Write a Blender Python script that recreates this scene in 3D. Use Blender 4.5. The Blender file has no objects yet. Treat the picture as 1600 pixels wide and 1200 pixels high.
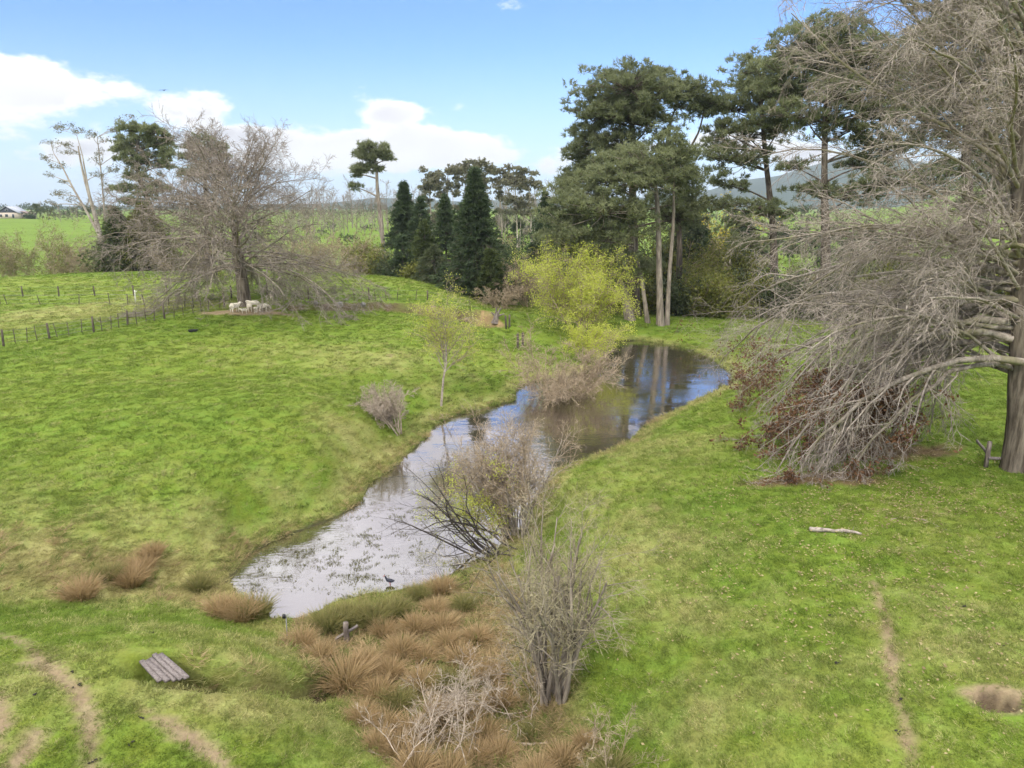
import bpy, bmesh, math, random
import numpy as np
from mathutils import Vector

random.seed(7)
rng = np.random.default_rng(11)
scene = bpy.context.scene
COL = scene.collection
R_ = math.radians

# ------------------------------------------------------------------ camera
CAM_Z, FOC, PITCH = 13.0, 1110.0, R_(13.9)
cam_data = bpy.data.cameras.new('camera')
cam_data.sensor_width = 36.0
cam_data.lens = FOC / 1600.0 * 36.0
cam_data.clip_start, cam_data.clip_end = 0.1, 30000.0
cam = bpy.data.objects.new('camera', cam_data)
cam.location = (0, 0, CAM_Z)
cam.rotation_euler = (math.pi / 2 - PITCH, 0, 0)
COL.objects.link(cam)
scene.camera = cam

# ------------------------------------------------------------------ light
SUN_EL, SUN_AZ = 46.0, 205.0          # azimuth clockwise from +Y (view direction)
scene.view_settings.view_transform = 'Standard'
scene.view_settings.look = 'None'
scene.view_settings.gamma = 1.0
scene.view_settings.use_curve_mapping = False
scene.view_settings.exposure = 0.76
scene.cycles.adaptive_threshold = 0.025
scene.cycles.max_bounces, scene.cycles.diffuse_bounces, scene.cycles.glossy_bounces, scene.cycles.transmission_bounces = 5, 3, 2, 2
sun_l = bpy.data.lights.new('sun', 'SUN')
sun_l.energy, sun_l.angle, sun_l.color = 1.5, R_(10), (1.0, 0.95, 0.87)
sun = bpy.data.objects.new('sun', sun_l)
a_, e_ = R_(SUN_AZ), R_(SUN_EL)
to_sun = Vector((math.sin(a_) * math.cos(e_), math.cos(a_) * math.cos(e_), math.sin(e_)))
sun.rotation_euler = to_sun.to_track_quat('Z', 'Y').to_euler()
sun.location = (0, 0, 60)
COL.objects.link(sun)

# ------------------------------------------------------------------ pixel helpers (1600 x 1200 photograph)
_f = np.array([0, math.cos(PITCH), -math.sin(PITCH)])
_u = np.array([0, math.sin(PITCH), math.cos(PITCH)])
_r = np.array([1.0, 0, 0])
CAMP = np.array([0, 0, CAM_Z])
def ray(px, py):
    d = _f * FOC + _r * (px - 800.0) + _u * (600.0 - py)
    return d / np.linalg.norm(d)
def on_z(px, py, z):
    d = ray(px, py)
    return CAMP + d * ((z - CAM_Z) / d[2])
def at(px, py, D):
    d = ray(px, py)
    return CAMP + d * (D / d[1])
def ppm(D):                            # photograph pixels per metre at depth D
    return FOC / D

# ------------------------------------------------------------------ world: sky with cumulus
def azel(px, py):
    d = ray(px, py)
    return math.atan2(d[0], d[1]), math.asin(d[2])
world = bpy.data.worlds.new('World')
scene.world = world
world.use_nodes = True
nt = world.node_tree
nt.nodes.clear()
class NB:
    def __init__(s, nt): s.nt = nt
    def n(s, t, **k):
        x = s.nt.nodes.new(t)
        for a, b in k.items(): setattr(x, a, b)
        return x
    def put(s, sock, v):
        if isinstance(v, bpy.types.NodeSocket): s.nt.links.new(v, sock)
        else: sock.default_value = v
    def m(s, op, a, b=0.0, c=None):
        x = s.n('ShaderNodeMath', operation=op)
        s.put(x.inputs[0], a); s.put(x.inputs[1], b)
        if c is not None: s.put(x.inputs[2], c)
        return x.outputs[0]
    def ss(s, v, lo, hi, a=0.0, b=1.0):
        x = s.n('ShaderNodeMapRange', interpolation_type='SMOOTHSTEP')
        s.put(x.inputs[0], v); s.put(x.inputs[1], lo); s.put(x.inputs[2], hi); s.put(x.inputs[3], a); s.put(x.inputs[4], b)
        return x.outputs[0]
    def mix(s, f, a, b):
        x = s.n('ShaderNodeMix', data_type='RGBA')
        s.put(x.inputs[0], f); s.put(x.inputs[6], a); s.put(x.inputs[7], b)
        return x.outputs[2]
    def noise(s, vec, scale, detail=4.0, rough=0.5, dist=0.0):
        x = s.n('ShaderNodeTexNoise')
        if vec is not None: s.put(x.inputs['Vector'], vec)
        x.inputs['Scale'].default_value = scale; x.inputs['Detail'].default_value = detail
        x.inputs['Roughness'].default_value = rough; x.inputs['Distortion'].default_value = dist
        return x.outputs[0]
W = NB(nt)
tc = W.n('ShaderNodeTexCoord')
sep = W.n('ShaderNodeSeparateXYZ'); nt.links.new(tc.outputs['Generated'], sep.inputs[0])
az = W.m('ARCTAN2', sep.outputs[0], sep.outputs[1])
el = W.m('ARCSINE', sep.outputs[2])
sky = W.n('ShaderNodeTexSky', sky_type='NISHITA')
sky.sun_disc = False
sky.sun_elevation, sky.sun_rotation = R_(SUN_EL), R_(SUN_AZ)
sky.air_density, sky.dust_density, sky.ozone_density, sky.altitude = 1.0, 0.6, 2.0, 50
def cl_density(shift):
    e2 = el
    cmb = W.n('ShaderNodeCombineXYZ')
    # direction stretched so that the clouds lie flat
    W.put(cmb.inputs[0], sep.outputs[0]); W.put(cmb.inputs[1], sep.outputs[1])
    W.put(cmb.inputs[2], W.m('MULTIPLY', e2, 2.0))
    nz = W.noise(cmb.outputs[0], 8.5, 7.0, 0.56)
    nzb = W.noise(cmb.outputs[0], 2.3, 3.0, 0.5)
    blobs = []
    def blob(px, py, wx, hy, amp):
        a0, e0 = azel(px, py)
        u = W.m('DIVIDE', W.m('SUBTRACT', az, a0), wx / FOC)
        v = W.m('DIVIDE', W.m('SUBTRACT', e2, e0), hy / FOC)
        r2 = W.m('ADD', W.m('MULTIPLY', u, u), W.m('MULTIPLY', v, v))
        blobs.append(W.m('MULTIPLY', W.m('EXPONENT', W.m('MULTIPLY', r2, -1.0)), amp))
    for b in CLOUDS: blob(*b)
    s = blobs[0]
    for b in blobs[1:]: s = W.m('MAXIMUM', s, b)
    # overhead the cover closes up, all the way round; low down a broken bank runs round the horizon
    high = W.ss(el, 0.272, 0.345)
    wide = W.m('MULTIPLY', W.ss(W.m('ABSOLUTE', az), 0.70, 0.95), W.ss(e2, 0.32, 0.02, 0.10, 0.36))
    s = W.m('MAXIMUM', s, W.m('MULTIPLY', high, 0.50))
    s = W.m('MAXIMUM', s, wide)
    d = W.m('ADD', W.m('ADD', W.m('MULTIPLY_ADD', nz, 1.12, -.21), W.m('MULTIPLY', nzb, 0.25)), s)
    return d, nzb
CLOUDS = [(35, 135, 150, 60, .44), (290, 172, 70, 40, .38), (590, 172, 85, 24, .31), (775, 174, 72, 19, .26),
          (470, 234, 260, 38, .44), (690, 232, 150, 36, .44), (850, 255, 70, 26, .27), (1200, 240, 190, 42, .36),
          (1380, 2, 30, 9, .14), (200, 235, 130, 32, .27), (560, 285, 500, 22, .18), (1500, 250, 200, 50, .34)]
d0, nlow = cl_density(0.0)
mask = W.ss(d0, 0.66, 0.79)
under = W.m('MULTIPLY', W.ss(nlow, .34, .60), W.ss(d0, .70, .92))
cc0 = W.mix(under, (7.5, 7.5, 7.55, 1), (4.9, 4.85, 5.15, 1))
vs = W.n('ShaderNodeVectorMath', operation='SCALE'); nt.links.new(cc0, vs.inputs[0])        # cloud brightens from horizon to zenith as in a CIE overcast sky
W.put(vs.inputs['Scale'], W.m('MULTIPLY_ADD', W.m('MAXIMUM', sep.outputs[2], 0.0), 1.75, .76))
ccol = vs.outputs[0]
hz = W.ss(el, 0.0, 0.22, 0.60, 0.0)                      # thin milky veil low down
vm = W.n('ShaderNodeVectorMath', operation='MULTIPLY'); nt.links.new(sky.outputs[0], vm.inputs[0]); vm.inputs[1].default_value = (0.66, 0.88, 1.25)
skyc = W.mix(hz, vm.outputs[0], (4.9, 5.9, 7.2, 1))
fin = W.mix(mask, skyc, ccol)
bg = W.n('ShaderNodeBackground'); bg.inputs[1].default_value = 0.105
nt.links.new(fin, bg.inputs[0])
world.cycles.sampling_method = 'MANUAL'; world.cycles.sample_map_resolution = 512
wo = W.n('ShaderNodeOutputWorld'); nt.links.new(bg.outputs[0], wo.inputs[0])

# ------------------------------------------------------------------ noise
def _hash(ix, iy, seed):
    h = (ix.astype(np.int64) * 374761393 + iy.astype(np.int64) * 668265263 + seed * 982451653) & 0xffffffff
    h = ((h ^ (h >> 13)) * 1274126177) & 0xffffffff
    return ((h ^ (h >> 16)) & 0xffff) / 65535.0
def vnoise(x, y, seed=0):
    x0, y0 = np.floor(x), np.floor(y)
    fx, fy = x - x0, y - y0
    fx, fy = fx * fx * (3 - 2 * fx), fy * fy * (3 - 2 * fy)
    a, b = _hash(x0, y0, seed), _hash(x0 + 1, y0, seed)
    c, d = _hash(x0, y0 + 1, seed), _hash(x0 + 1, y0 + 1, seed)
    return (a * (1 - fx) + b * fx) * (1 - fy) + (c * (1 - fx) + d * fx) * fy
def fbm(x, y, scale, octv=4, seed=0):
    s, amp, tot = 0.0, 1.0, 0.0
    x, y = np.asarray(x, float) / scale, np.asarray(y, float) / scale
    for o in range(octv):
        s = s + amp * vnoise(x, y, seed + o * 17); tot += amp
        x, y, amp = x * 2.03 + 5.1, y * 2.03 + 3.7, amp * 0.5
    return s / tot
def sst(x, a, b):
    t = np.clip((x - a) / (b - a), 0, 1)
    return t * t * (3 - 2 * t)

# ------------------------------------------------------------------ terrain height
POND_PX = [(355, 912), (372, 932), (405, 950), (430, 966), (470, 970), (492, 958), (520, 940), (575, 928), (640, 922),
           (690, 905), (740, 880), (790, 850), (822, 822), (830, 790), (850, 760), (862, 738), (890, 725), (930, 712),
           (985, 690), (1015, 660), (1060, 640), (1110, 614), (1140, 600), (1145, 585), (1118, 565), (1090, 550),
           (1050, 540), (1000, 533), (965, 533), (948, 552), (930, 575), (890, 590), (835, 596), (812, 606), (802, 628),
           (760, 638), (705, 652), (685, 662), (668, 684), (632, 714), (600, 742), (572, 762), (566, 786), (520, 810),
           (470, 830), (420, 848), (385, 872), (362, 895)]
POND = np.array([on_z(a, b, 0.0)[:2] for a, b in POND_PX])
def poly_sd(x, y, poly):
    """signed distance to a closed polygon, negative inside"""
    x, y = np.asarray(x, float), np.asarray(y, float)
    dmin = np.full(x.shape, 1e9); ins = np.zeros(x.shape, bool)
    n = len(poly)
    for i in range(n):
        ax, ay = poly[i]; bx, by = poly[(i + 1) % n]
        ex, ey = bx - ax, by - ay
        t = np.clip(((x - ax) * ex + (y - ay) * ey) / (ex * ex + ey * ey + 1e-12), 0, 1)
        dmin = np.minimum(dmin, np.hypot(x - ax - t * ex, y - ay - t * ey))
        c = ((ay > y) != (by > y)) & (x < (bx - ax) * (y - ay) / (by - ay + 1e-12) + ax)
        ins ^= c
    return np.where(ins, -dmin, dmin)
def line_sd(x, y, pts):
    """distance to an open polyline, the parameter along it (0..1) and the side (+ left of travel)"""
    x, y = np.asarray(x, float), np.asarray(y, float)
    dmin = np.full(x.shape, 1e9); par = np.zeros(x.shape); side = np.zeros(x.shape)
    n = len(pts) - 1
    for i in range(n):
        ax, ay = pts[i][:2]; bx, by = pts[i + 1][:2]
        ex, ey = bx - ax, by - ay
        t = np.clip(((x - ax) * ex + (y - ay) * ey) / (ex * ex + ey * ey + 1e-12), 0, 1)
        d = np.hypot(x - ax - t * ex, y - ay - t * ey)
        m = d < dmin
        dmin = np.where(m, d, dmin); par = np.where(m, (i + t) / n, par)
        side = np.where(m, np.sign(ex * (y - ay) - ey * (x - ax)), side)
    return dmin, par, side
CTRL = [(560, 650, 2.1), (500, 600, 2.8), (300, 600, 3.1), (100, 600, 3.2), (0, 545, 3.0), (0, 700, 2.8), (200, 700, 2.7),
        (400, 700, 2.5), (500, 720, 1.75), (300, 800, 1.8), (100, 800, 2.0), (0, 870, 1.7), (200, 850, 1.1), (300, 860, .55),
        (150, 905, .9), (250, 930, .40), (330, 945, .35), (400, 975, .35), (60, 925, 1.1), (0, 1000, 2.8), (100, 985, 2.5), (160, 952, 1.2),
        (250, 1000, 2.35), (380, 1010, 1.95), (440, 1040, 1.55), (0, 1190, 2.7), (200, 1190, 2.4), (400, 1190, 2.0),
        (300, 1100, 2.55), (450, 1110, 1.85), (560, 1190, 1.3), (545, 1115, .75), (500, 1000, .35), (600, 1000, .3),
        (600, 1080, .45), (700, 1190, .55), (700, 1060, .4), (800, 1150, .6), (780, 960, .35), (880, 1100, .8), (950, 1190, 1.0),
        (900, 900, 1.0), (960, 1000, 1.45), (1000, 800, 1.65), (1000, 1100, 1.4), (1100, 1190, 2.0), (1200, 1000, 2.5),
        (1300, 1190, 2.8), (1599, 1190, 3.2), (1599, 950, 3.2), (1400, 850, 3.0), (1300, 780, 2.7), (1575, 728, 3.0),
        (1200, 700, 2.0), (1100, 690, 1.5), (1200, 620, 1.9), (1150, 560, .7), (1300, 600, 2.4), (1599, 620, 3.3), (1300, 530, 1.3),
        (1500, 530, 2.2), (1000, 515, .8), (1100, 520, .6), (1200, 512, .8), (960, 520, .7), (900, 520, .9), (850, 535, 1.0),
        (800, 560, 1.2), (740, 600, 1.1), (700, 560, 2.0), (600, 540, 2.8), (770, 520, 1.9), (720, 505, 2.7), (650, 492, 3.3),
        (500, 487, 4.0), (385, 480, 4.5), (250, 500, 4.0), (100, 520, 3.4), (200, 460, 3.8), (0, 460, 3.3), (400, 455, 4.7),
        (550, 455, 4.4), (650, 455, 3.6), (720, 465, 2.6), (760, 478, 1.6), (0, 415, 4.0), (200, 418, 4.3), (400, 425, 4.7),
        (550, 430, 4.2), (650, 440, 3.2)]
cp = [tuple(on_z(a, b, z)) for a, b, z in CTRL]
for p, q in zip(POND, np.roll(POND, -1, 0)):
    for t in (0.0, 0.5):
        c = p * (1 - t) + q * t
        cp.append((c[0], c[1], 0.22))
cp += [(0, -25, 3), (-40, -20, 4), (40, -20, 4), (-60, 20, 3.2), (60, 20, 4.5), (70, 60, 4), (-85, 60, 3.2), (-90, 110, 4),
       (-40, 128, 1.0), (-80, 135, 1.0), (0, 128, -1), (-10, 105, .2), (10, 95, .2), (30, 92, .0), (55, 90, .8), (30, 125, .3),
       (60, 125, 2), (90, 110, 4), (0, 5, 1.5), (-8, 4, 2.6), (9, 4, 2.8), (-130, 90, 3.5), (120, 80, 6)]
cp = np.array(cp)
def _tps(r2): return np.where(r2 > 1e-9, 0.5 * r2 * np.log(r2 + 1e-12), 0.0)
_n = len(cp)
_A = _tps(((cp[:, None, :2] - cp[None, :, :2]) ** 2).sum(-1)) + np.eye(_n) * .5
_P = np.c_[np.ones(_n), cp[:, :2]]
_M = np.block([[_A, _P], [_P.T, np.zeros((3, 3))]])
_w = np.linalg.solve(_M, np.r_[cp[:, 2], 0, 0, 0])
def rbf(x, y):
    out = _w[_n] + _w[_n + 1] * x + _w[_n + 2] * y
    for i in range(_n):
        out = out + _w[i] * _tps((x - cp[i, 0]) ** 2 + (y - cp[i, 1]) ** 2)
    return out
def on_base(px, py):
    z = 1.5
    for _ in range(6):
        p = on_z(px, py, z); z = float(rbf(np.array([p[0]]), np.array([p[1]]))[0])
    return p[:2]
DITCH = [on_base(a, b) for a, b in [(205, 1030), (258, 1046), (330, 1058), (400, 1062), (470, 1074), (515, 1064)]]
BANK = [on_z(a, b, z)[:2] for a, b, z in [(455, 483, 4.2), (530, 482, 3.9), (600, 482, 3.6), (660, 484, 3.3), (705, 488, 3.0),
                                         (745, 496, 2.5), (782, 508, 2.0)]]
HOLE = on_z(1556, 1113, 3.0)[:2]
TRACKR = [on_z(a, b, 3.0)[:2] for a, b in [(1352, 880), (1366, 915), (1386, 960), (1390, 1020), (1396, 1070), (1408, 1120), (1432, 1205), (1445, 1260)]]
TRACKS_L = [[on_z(a, b, 2.2)[:2] for a, b in q] for q in (
    [(-60, 1000), (0, 1018), (45, 1040), (85, 1085), (128, 1112), (143, 1150), (142, 1205), (150, 1260)],
    [(8, 1120), (0, 1160), (-8, 1210)], [(85, 1165), (55, 1190), (30, 1230)],
    [(215, 1128), (270, 1150), (330, 1180), (380, 1215)])]
def height(x, y):
    x, y = np.asarray(x, float), np.asarray(y, float)
    d = np.hypot(x, y)
    near = rbf(np.clip(x, -140, 130), np.clip(y, -30, 140))
    # country beyond the gully
    far = np.interp(d, [100, 140, 175, 260, 420, 900, 3000, 9000], [-1.0, -.6, 1.2, 3.2, 7.0, 7.5, 9, 9])
    azm = np.arctan2(x, np.maximum(y, 1e-3))
    far = far + (fbm(x, y, 120, 3, 5) - .5) * 3.0 * sst(d, 150, 300)
    hill = sst(azm, 0.43, 0.70) * sst(y, 40, 120)
    far = far + hill * np.interp(d, [120, 220, 420, 700, 1100, 2500], [0, 3, 16, 44, 62, 70]) + hill * (fbm(x, y, 160, 3, 9) - .5) * 22 * sst(d, 250, 600)
    w = sst(d, 112, 150)
    z = near * (1 - w) + far * w
    # terracettes and tussocky unevenness
    z = z + (fbm(x, y, 2.6, 3, 21) - .5) * 0.22 * (1 - sst(d, 60, 120)) + (fbm(x, y, 0.7, 2, 31) - .5) * 0.07 * (1 - sst(d, 30, 60))
    # ditch under the planks
    dd, par, _ = line_sd(x, y, DITCH)
    z = z - 1.0 * (1 - sst(dd, 0.40, 0.58)) * sst(par, 0.0, 0.10) * (1 - 0.5 * sst(par, .8, 1.0))
    # eroded cutting with turf on top
    dd, par, sd = line_sd(x, y, BANK)
    s = dd * sd
    hgt = np.interp(par, [0, .4, .7, .92, 1], [.4, .8, 1.2, 1.7, .4])
    jag = (fbm(x, y, 1.1, 3, 77) - .5) * 0.9
    z = z + hgt * (sst(s + jag, -0.28, 0.28) - 0.45) * (1 - sst(np.abs(s), 2.0, 6.0)) * (dd < 6)
    # dug hole and worn tracks
    dh = np.hypot((x - HOLE[0]) / 1.3, y - HOLE[1])
    z = z - 0.55 * (1 - sst(dh, .14, .34)) + 0.06 * np.exp(-((dh - .5) / .2) ** 2)
    for tr, dep in [(TRACKR, .07)] + [(t, .06) for t in TRACKS_L]:
        dd, par, _ = line_sd(x, y, tr)
        z = z - dep * (1 - sst(dd, .08, .30))
    # pond bowl with a small cut bank
    sd = poly_sd(x, y, POND) + (fbm(x, y, 0.9, 3, 51) - .5) * 0.55
    bank = 0.03 + np.maximum(z - 0.03, 0.04) * (0.28 + 0.72 * sst(sd, 0.25, 2.2)) * sst(sd, -0.02, 0.22)
    z = np.where(sd > 0, np.where(sd < 2.3, bank, np.where(d < 90, np.maximum(z, .06), z)), -0.04 - 0.9 * sst(-sd, 0.0, 2.5))
    return z
def hz1(x, y): return float(height(np.array([x]), np.array([y]))[0])
def ground(px, py):
    """where the ray through a photograph pixel meets the ground"""
    d = ray(px, py)
    t = np.concatenate([np.arange(8, 60, 2.0), np.arange(60, 160, 4.0), np.arange(160, 900, 20.0)])
    for rep in range(3):
        P = CAMP[None] + d[None] * t[:, None]
        g = P[:, 2] - np.maximum(height(P[:, 0], P[:, 1]), 0.0)
        i = max(1, int(np.argmax(g < 0))) if (g < 0).any() else len(t) - 1
        k = g[i - 1] / (g[i - 1] - g[i] + 1e-9)
        p = P[i - 1] * (1 - k) + P[i] * k
        t = np.linspace(t[i - 1], t[i], 12)
    return np.array([p[0], p[1], hz1(p[0], p[1])])

# ------------------------------------------------------------------ mesh helpers
def tag(o, label=None, cat=None, group=None, kind=None):
    if label: o['label'] = label
    if cat: o['category'] = cat
    if group: o['group'] = group
    if kind: o['kind'] = kind
    return o
def empty(name, loc, label=None, cat=None, group=None):
    o = bpy.data.objects.new(name, None)
    o.location = [float(v) for v in loc]; o.empty_display_size = 0.3
    COL.objects.link(o)
    return tag(o, label, cat, group)
def raw_mesh(name, V, faces, smooth=False, tint=None, mats=None, mi=None):
    """faces: list of integer arrays (n,3) or (n,4)"""
    me = bpy.data.meshes.new(name)
    V = np.asarray(V, np.float32)
    faces = [np.asarray(f, np.int32) for f in faces if len(f)]
    nl = sum(f.size for f in faces); nf = sum(len(f) for f in faces)
    me.vertices.add(len(V)); me.vertices.foreach_set('co', V.ravel())
    me.loops.add(nl); me.polygons.add(nf)
    me.loops.foreach_set('vertex_index', np.concatenate([f.ravel() for f in faces]))
    tot = np.concatenate([np.full(len(f), f.shape[1], np.int32) for f in faces])
    me.polygons.foreach_set('loop_start', np.concatenate([[0], np.cumsum(tot)[:-1]]).astype(np.int32))
    if mi is not None: me.polygons.foreach_set('material_index', np.asarray(mi, np.int32))
    if smooth: me.polygons.foreach_set('use_smooth', np.ones(nf, bool))
    if tint is not None:
        at_ = me.attributes.new('tint', 'FLOAT', 'POINT')
        at_.data.foreach_set('value', np.asarray(tint, np.float32))
    me.update(calc_edges=True)
    for m in (mats or []): me.materials.append(m)
    return me
def add_obj(name, me, parent=None, loc=None):
    o = bpy.data.objects.new(name, me)
    COL.objects.link(o)
    if parent is not None: o.parent = parent
    if loc is not None: o.location = [float(v) for v in loc]
    return o
class Geo:
    """collects vertex / face arrays with a tint per vertex"""
    def __init__(s): s.V, s.F, s.T, s.n, s.MI = [], [], [], 0, []
    def add(s, V, faces, tint=0.5, mi=0):
        V = np.asarray(V, float).reshape(-1, 3)
        for f in faces:
            f = np.asarray(f)
            s.F.append(f + s.n); s.MI.append(np.full(len(f), mi))
        s.V.append(V)
        s.T.append(np.broadcast_to(np.asarray(tint, float), (len(V),)))
        s.n += len(V)
        return s
    def mesh(s, name, mats, origin=(0, 0, 0), smooth=False):
        V = np.concatenate(s.V) - np.asarray(origin, float)
        return raw_mesh(name, V, s.F, smooth, np.concatenate(s.T), mats, np.concatenate(s.MI))
    def obj(s, name, mats, parent=None, origin=(0, 0, 0), smooth=False, loc=None):
        return add_obj(name, s.mesh(name, mats if isinstance(mats, list) else [mats], origin, smooth), parent, loc)
def nrm(v): return v / (np.linalg.norm(v, axis=-1, keepdims=True) + 1e-12)
def tubes(P, R, k=4):
    """P (N,n,3) polylines, R (N,n) radii -> vertices and quads"""
    P, R = np.asarray(P, float), np.asarray(R, float)
    N, n = P.shape[:2]
    T = nrm(np.gradient(P, axis=1))
    mean = nrm(P[:, -1] - P[:, 0] + 1e-6)
    ref = np.where(np.abs(mean[:, 2:3]) > .8, np.array([[1.0, 0.1, 0]]), np.array([[0, 0.1, 1.0]]))
    a = nrm(np.cross(T, ref[:, None, :])); b = np.cross(T, a)
    th = np.arange(k) / k * 2 * np.pi
    V = P[:, :, None, :] + R[:, :, None, None] * (a[:, :, None, :] * np.cos(th)[None, None, :, None] + b[:, :, None, :] * np.sin(th)[None, None, :, None])
    i = np.arange(N)[:, None, None] * n * k + np.arange(n - 1)[None, :, None] * k
    j = np.arange(k)[None, None, :]; j2 = (j + 1) % k
    F = np.stack([i + j, i + j2, i + k + j2, i + k + j], -1).reshape(-1, 4)
    return V.reshape(-1, 3), F
def ribbons(P, R):
    """the finest twigs: narrow strips, one quad a segment"""
    P, R = np.asarray(P, float), np.asarray(R, float)
    N, n = P.shape[:2]
    T = nrm(P[:, -1] - P[:, 0] + 1e-6)
    s = nrm(np.cross(T, rng.normal(size=(N, 3))))[:, None, :] * R[..., None]
    V = np.stack([P - s, P + s], 2)
    i = np.arange(N)[:, None] * n * 2 + np.arange(n - 1)[None] * 2
    F = np.stack([i, i + 1, i + 3, i + 2], -1).reshape(-1, 4)
    return V.reshape(-1, 3), F
def at_t(P, R, t):
    """points, tangents, radii at parameter t (N,m) of polylines P (N,n,3)"""
    N, n = P.shape[:2]
    s = np.clip(t, 0, .9999) * (n - 1); i = s.astype(int); f = (s - i)[..., None]
    I = np.arange(N)[:, None]
    p = P[I, i] * (1 - f) + P[I, i + 1] * f
    tg = nrm(P[I, i + 1] - P[I, i])
    r = R[I, i] * (1 - f[..., 0]) + R[I, i + 1] * f[..., 0]
    return p, tg, r
def grow(P, R, m, t0, t1, ang, length, n=5, rr=.6, rmin=.006, droop=0.0, wig=.25, fall=.4, rel=True, up=0.0, tip=.25):
    N = len(P)
    t = t0 + (t1 - t0) * (np.arange(m)[None] + rng.random((N, m))) / m
    p, tg, r = at_t(P, R, t)
    Lp = np.linalg.norm(np.diff(P, axis=1), axis=-1).sum(1)[:, None] if rel else 1.0
    L = length * Lp * (1 - fall * t) * rng.uniform(.65, 1.25, (N, m))
    q = rng.normal(size=(N, m, 3)); q = nrm(q - tg * (q * tg).sum(-1, keepdims=True))
    a = np.radians(rng.uniform(ang[0], ang[1], (N, m)))[..., None]
    d = nrm(tg * np.cos(a) + q * np.sin(a) + np.array([0, 0, up]))
    pts = [p]
    for k in range(1, n):
        d = nrm(d + rng.normal(size=d.shape) * wig + np.array([0, 0, droop]))
        pts.append(pts[-1] + d * (L / (n - 1))[..., None])
    C = np.stack(pts, 2).reshape(N * m, n, 3)
    r0 = np.maximum(np.minimum(r * rr, L * .05), rmin).reshape(-1, 1)
    RR = np.maximum(r0 * np.linspace(1, tip, n)[None], rmin * .6)
    return C, RR
def tufts(pos, axis, nb, length, width, spread=.9, tint=None):
    """little sprays of needles: triangles fanned round an axis"""
    N = len(pos)
    ax = nrm(axis)[:, None, :] + rng.normal(size=(N, nb, 3)) * spread
    ax = nrm(ax)
    L = length * rng.uniform(.6, 1.2, (N, nb, 1))
    side = nrm(np.cross(ax, rng.normal(size=(N, nb, 3)))) * width * .5
    b = pos[:, None, :] + rng.normal(size=(N, nb, 3)) * length * .12
    V = np.stack([b - side, b + side, b + ax * L], 2).reshape(-1, 3)
    F = np.arange(len(V)).reshape(-1, 3)
    if tint is None: tint = rng.random(N)
    T = np.repeat(np.clip(tint, 0, 1), nb * 3)
    return V, F, T
def leaves(pos, size, tint=None, flat=0.0, asp=.55):
    """diamond leaves at random attitudes"""
    N = len(pos)
    a = nrm(rng.normal(size=(N, 3)) * np.array([1, 1, 1 - flat]))
    b = nrm(np.cross(a, rng.normal(size=(N, 3)) * np.array([1 - flat, 1 - flat, 1]))) 
    s = (size * rng.uniform(.6, 1.3, (N, 1)))
    V = np.stack([pos - a * s * .5, pos + b * s * asp * .5, pos + a * s * .5, pos - b * s * asp * .5], 1).reshape(-1, 3)
    F = np.arange(len(V)).reshape(-1, 4)
    if tint is None: tint = rng.random(N)
    return V, F, np.repeat(np.clip(tint, 0, 1), 4)
def box(lo, hi):
    x0, y0, z0 = lo; x1, y1, z1 = hi
    V = [(x0, y0, z0), (x1, y0, z0), (x1, y1, z0), (x0, y1, z0), (x0, y0, z1), (x1, y0, z1), (x1, y1, z1), (x0, y1, z1)]
    F = [(0, 3, 2, 1), (4, 5, 6, 7), (0, 1, 5, 4), (1, 2, 6, 5), (2, 3, 7, 6), (3, 0, 4, 7)]
    return np.array(V, float), [np.array(F)]
def cyl(p0, p1, r0, r1, k=8, rings=2, jit=0.0):
    t = np.linspace(0, 1, rings)[:, None]
    P = np.asarray(p0, float)[None] * (1 - t) + np.asarray(p1, float)[None] * t
    if jit: P[1:-1] += rng.normal(size=P[1:-1].shape) * jit
    V, F = tubes(P[None], (r0 * (1 - t) + r1 * t)[None, :, 0], k)
    n = len(V)
    V = np.vstack([V, P[:1], P[-1:]])
    caps = np.array([(n, (i + 1) % k, i) for i in range(k)] + [(n + 1, n - k + i, n - k + (i + 1) % k) for i in range(k)])
    return V, [F, caps]

# ------------------------------------------------------------------ materials
def new_mat(name):
    m = bpy.data.materials.new(name); m.use_nodes = True
    m.node_tree.nodes.clear()
    return m, NB(m.node_tree)
def finish(m, b, shader, disp=None):
    o = b.n('ShaderNodeOutputMaterial'); m.node_tree.links.new(shader, o.inputs[0])
    return m
def principled(b, col, rough=.8, spec=.3, normal=None):
    p = b.n('ShaderNodeBsdfPrincipled')
    b.put(p.inputs['Base Color'], col); b.put(p.inputs['Roughness'], rough); p.inputs['Specular IOR Level'].default_value = spec
    if normal is not None: b.put(p.inputs['Normal'], normal)
    return p.outputs[0]
def bump(b, h, strength=.5, dist=.05):
    x = b.n('ShaderNodeBump'); x.inputs['Strength'].default_value = strength; x.inputs['Distance'].default_value = dist
    b.put(x.inputs['Height'], h)
    return x.outputs[0]
def c4(c): return (c[0], c[1], c[2], 1.0)
def leaf_mat(name, ca, cb, trans=.3, rough=.6, spec=.2, cc=None):
    m, b = new_mat(name)
    a = b.n('ShaderNodeAttribute', attribute_name='tint')
    col = b.mix(a.outputs['Fac'], c4(ca), c4(cb))
    if cc is not None: col = b.mix(b.ss(a.outputs['Fac'], .86, .96), col, c4(cc))
    s = principled(b, col, rough, spec)
    t = b.n('ShaderNodeBsdfTranslucent'); b.put(t.inputs[0], col)
    x = b.n('ShaderNodeMixShader'); x.inputs[0].default_value = trans
    m.node_tree.links.new(s, x.inputs[1]); m.node_tree.links.new(t.outputs[0], x.inputs[2])
    return finish(m, b, x.outputs[0])
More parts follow.
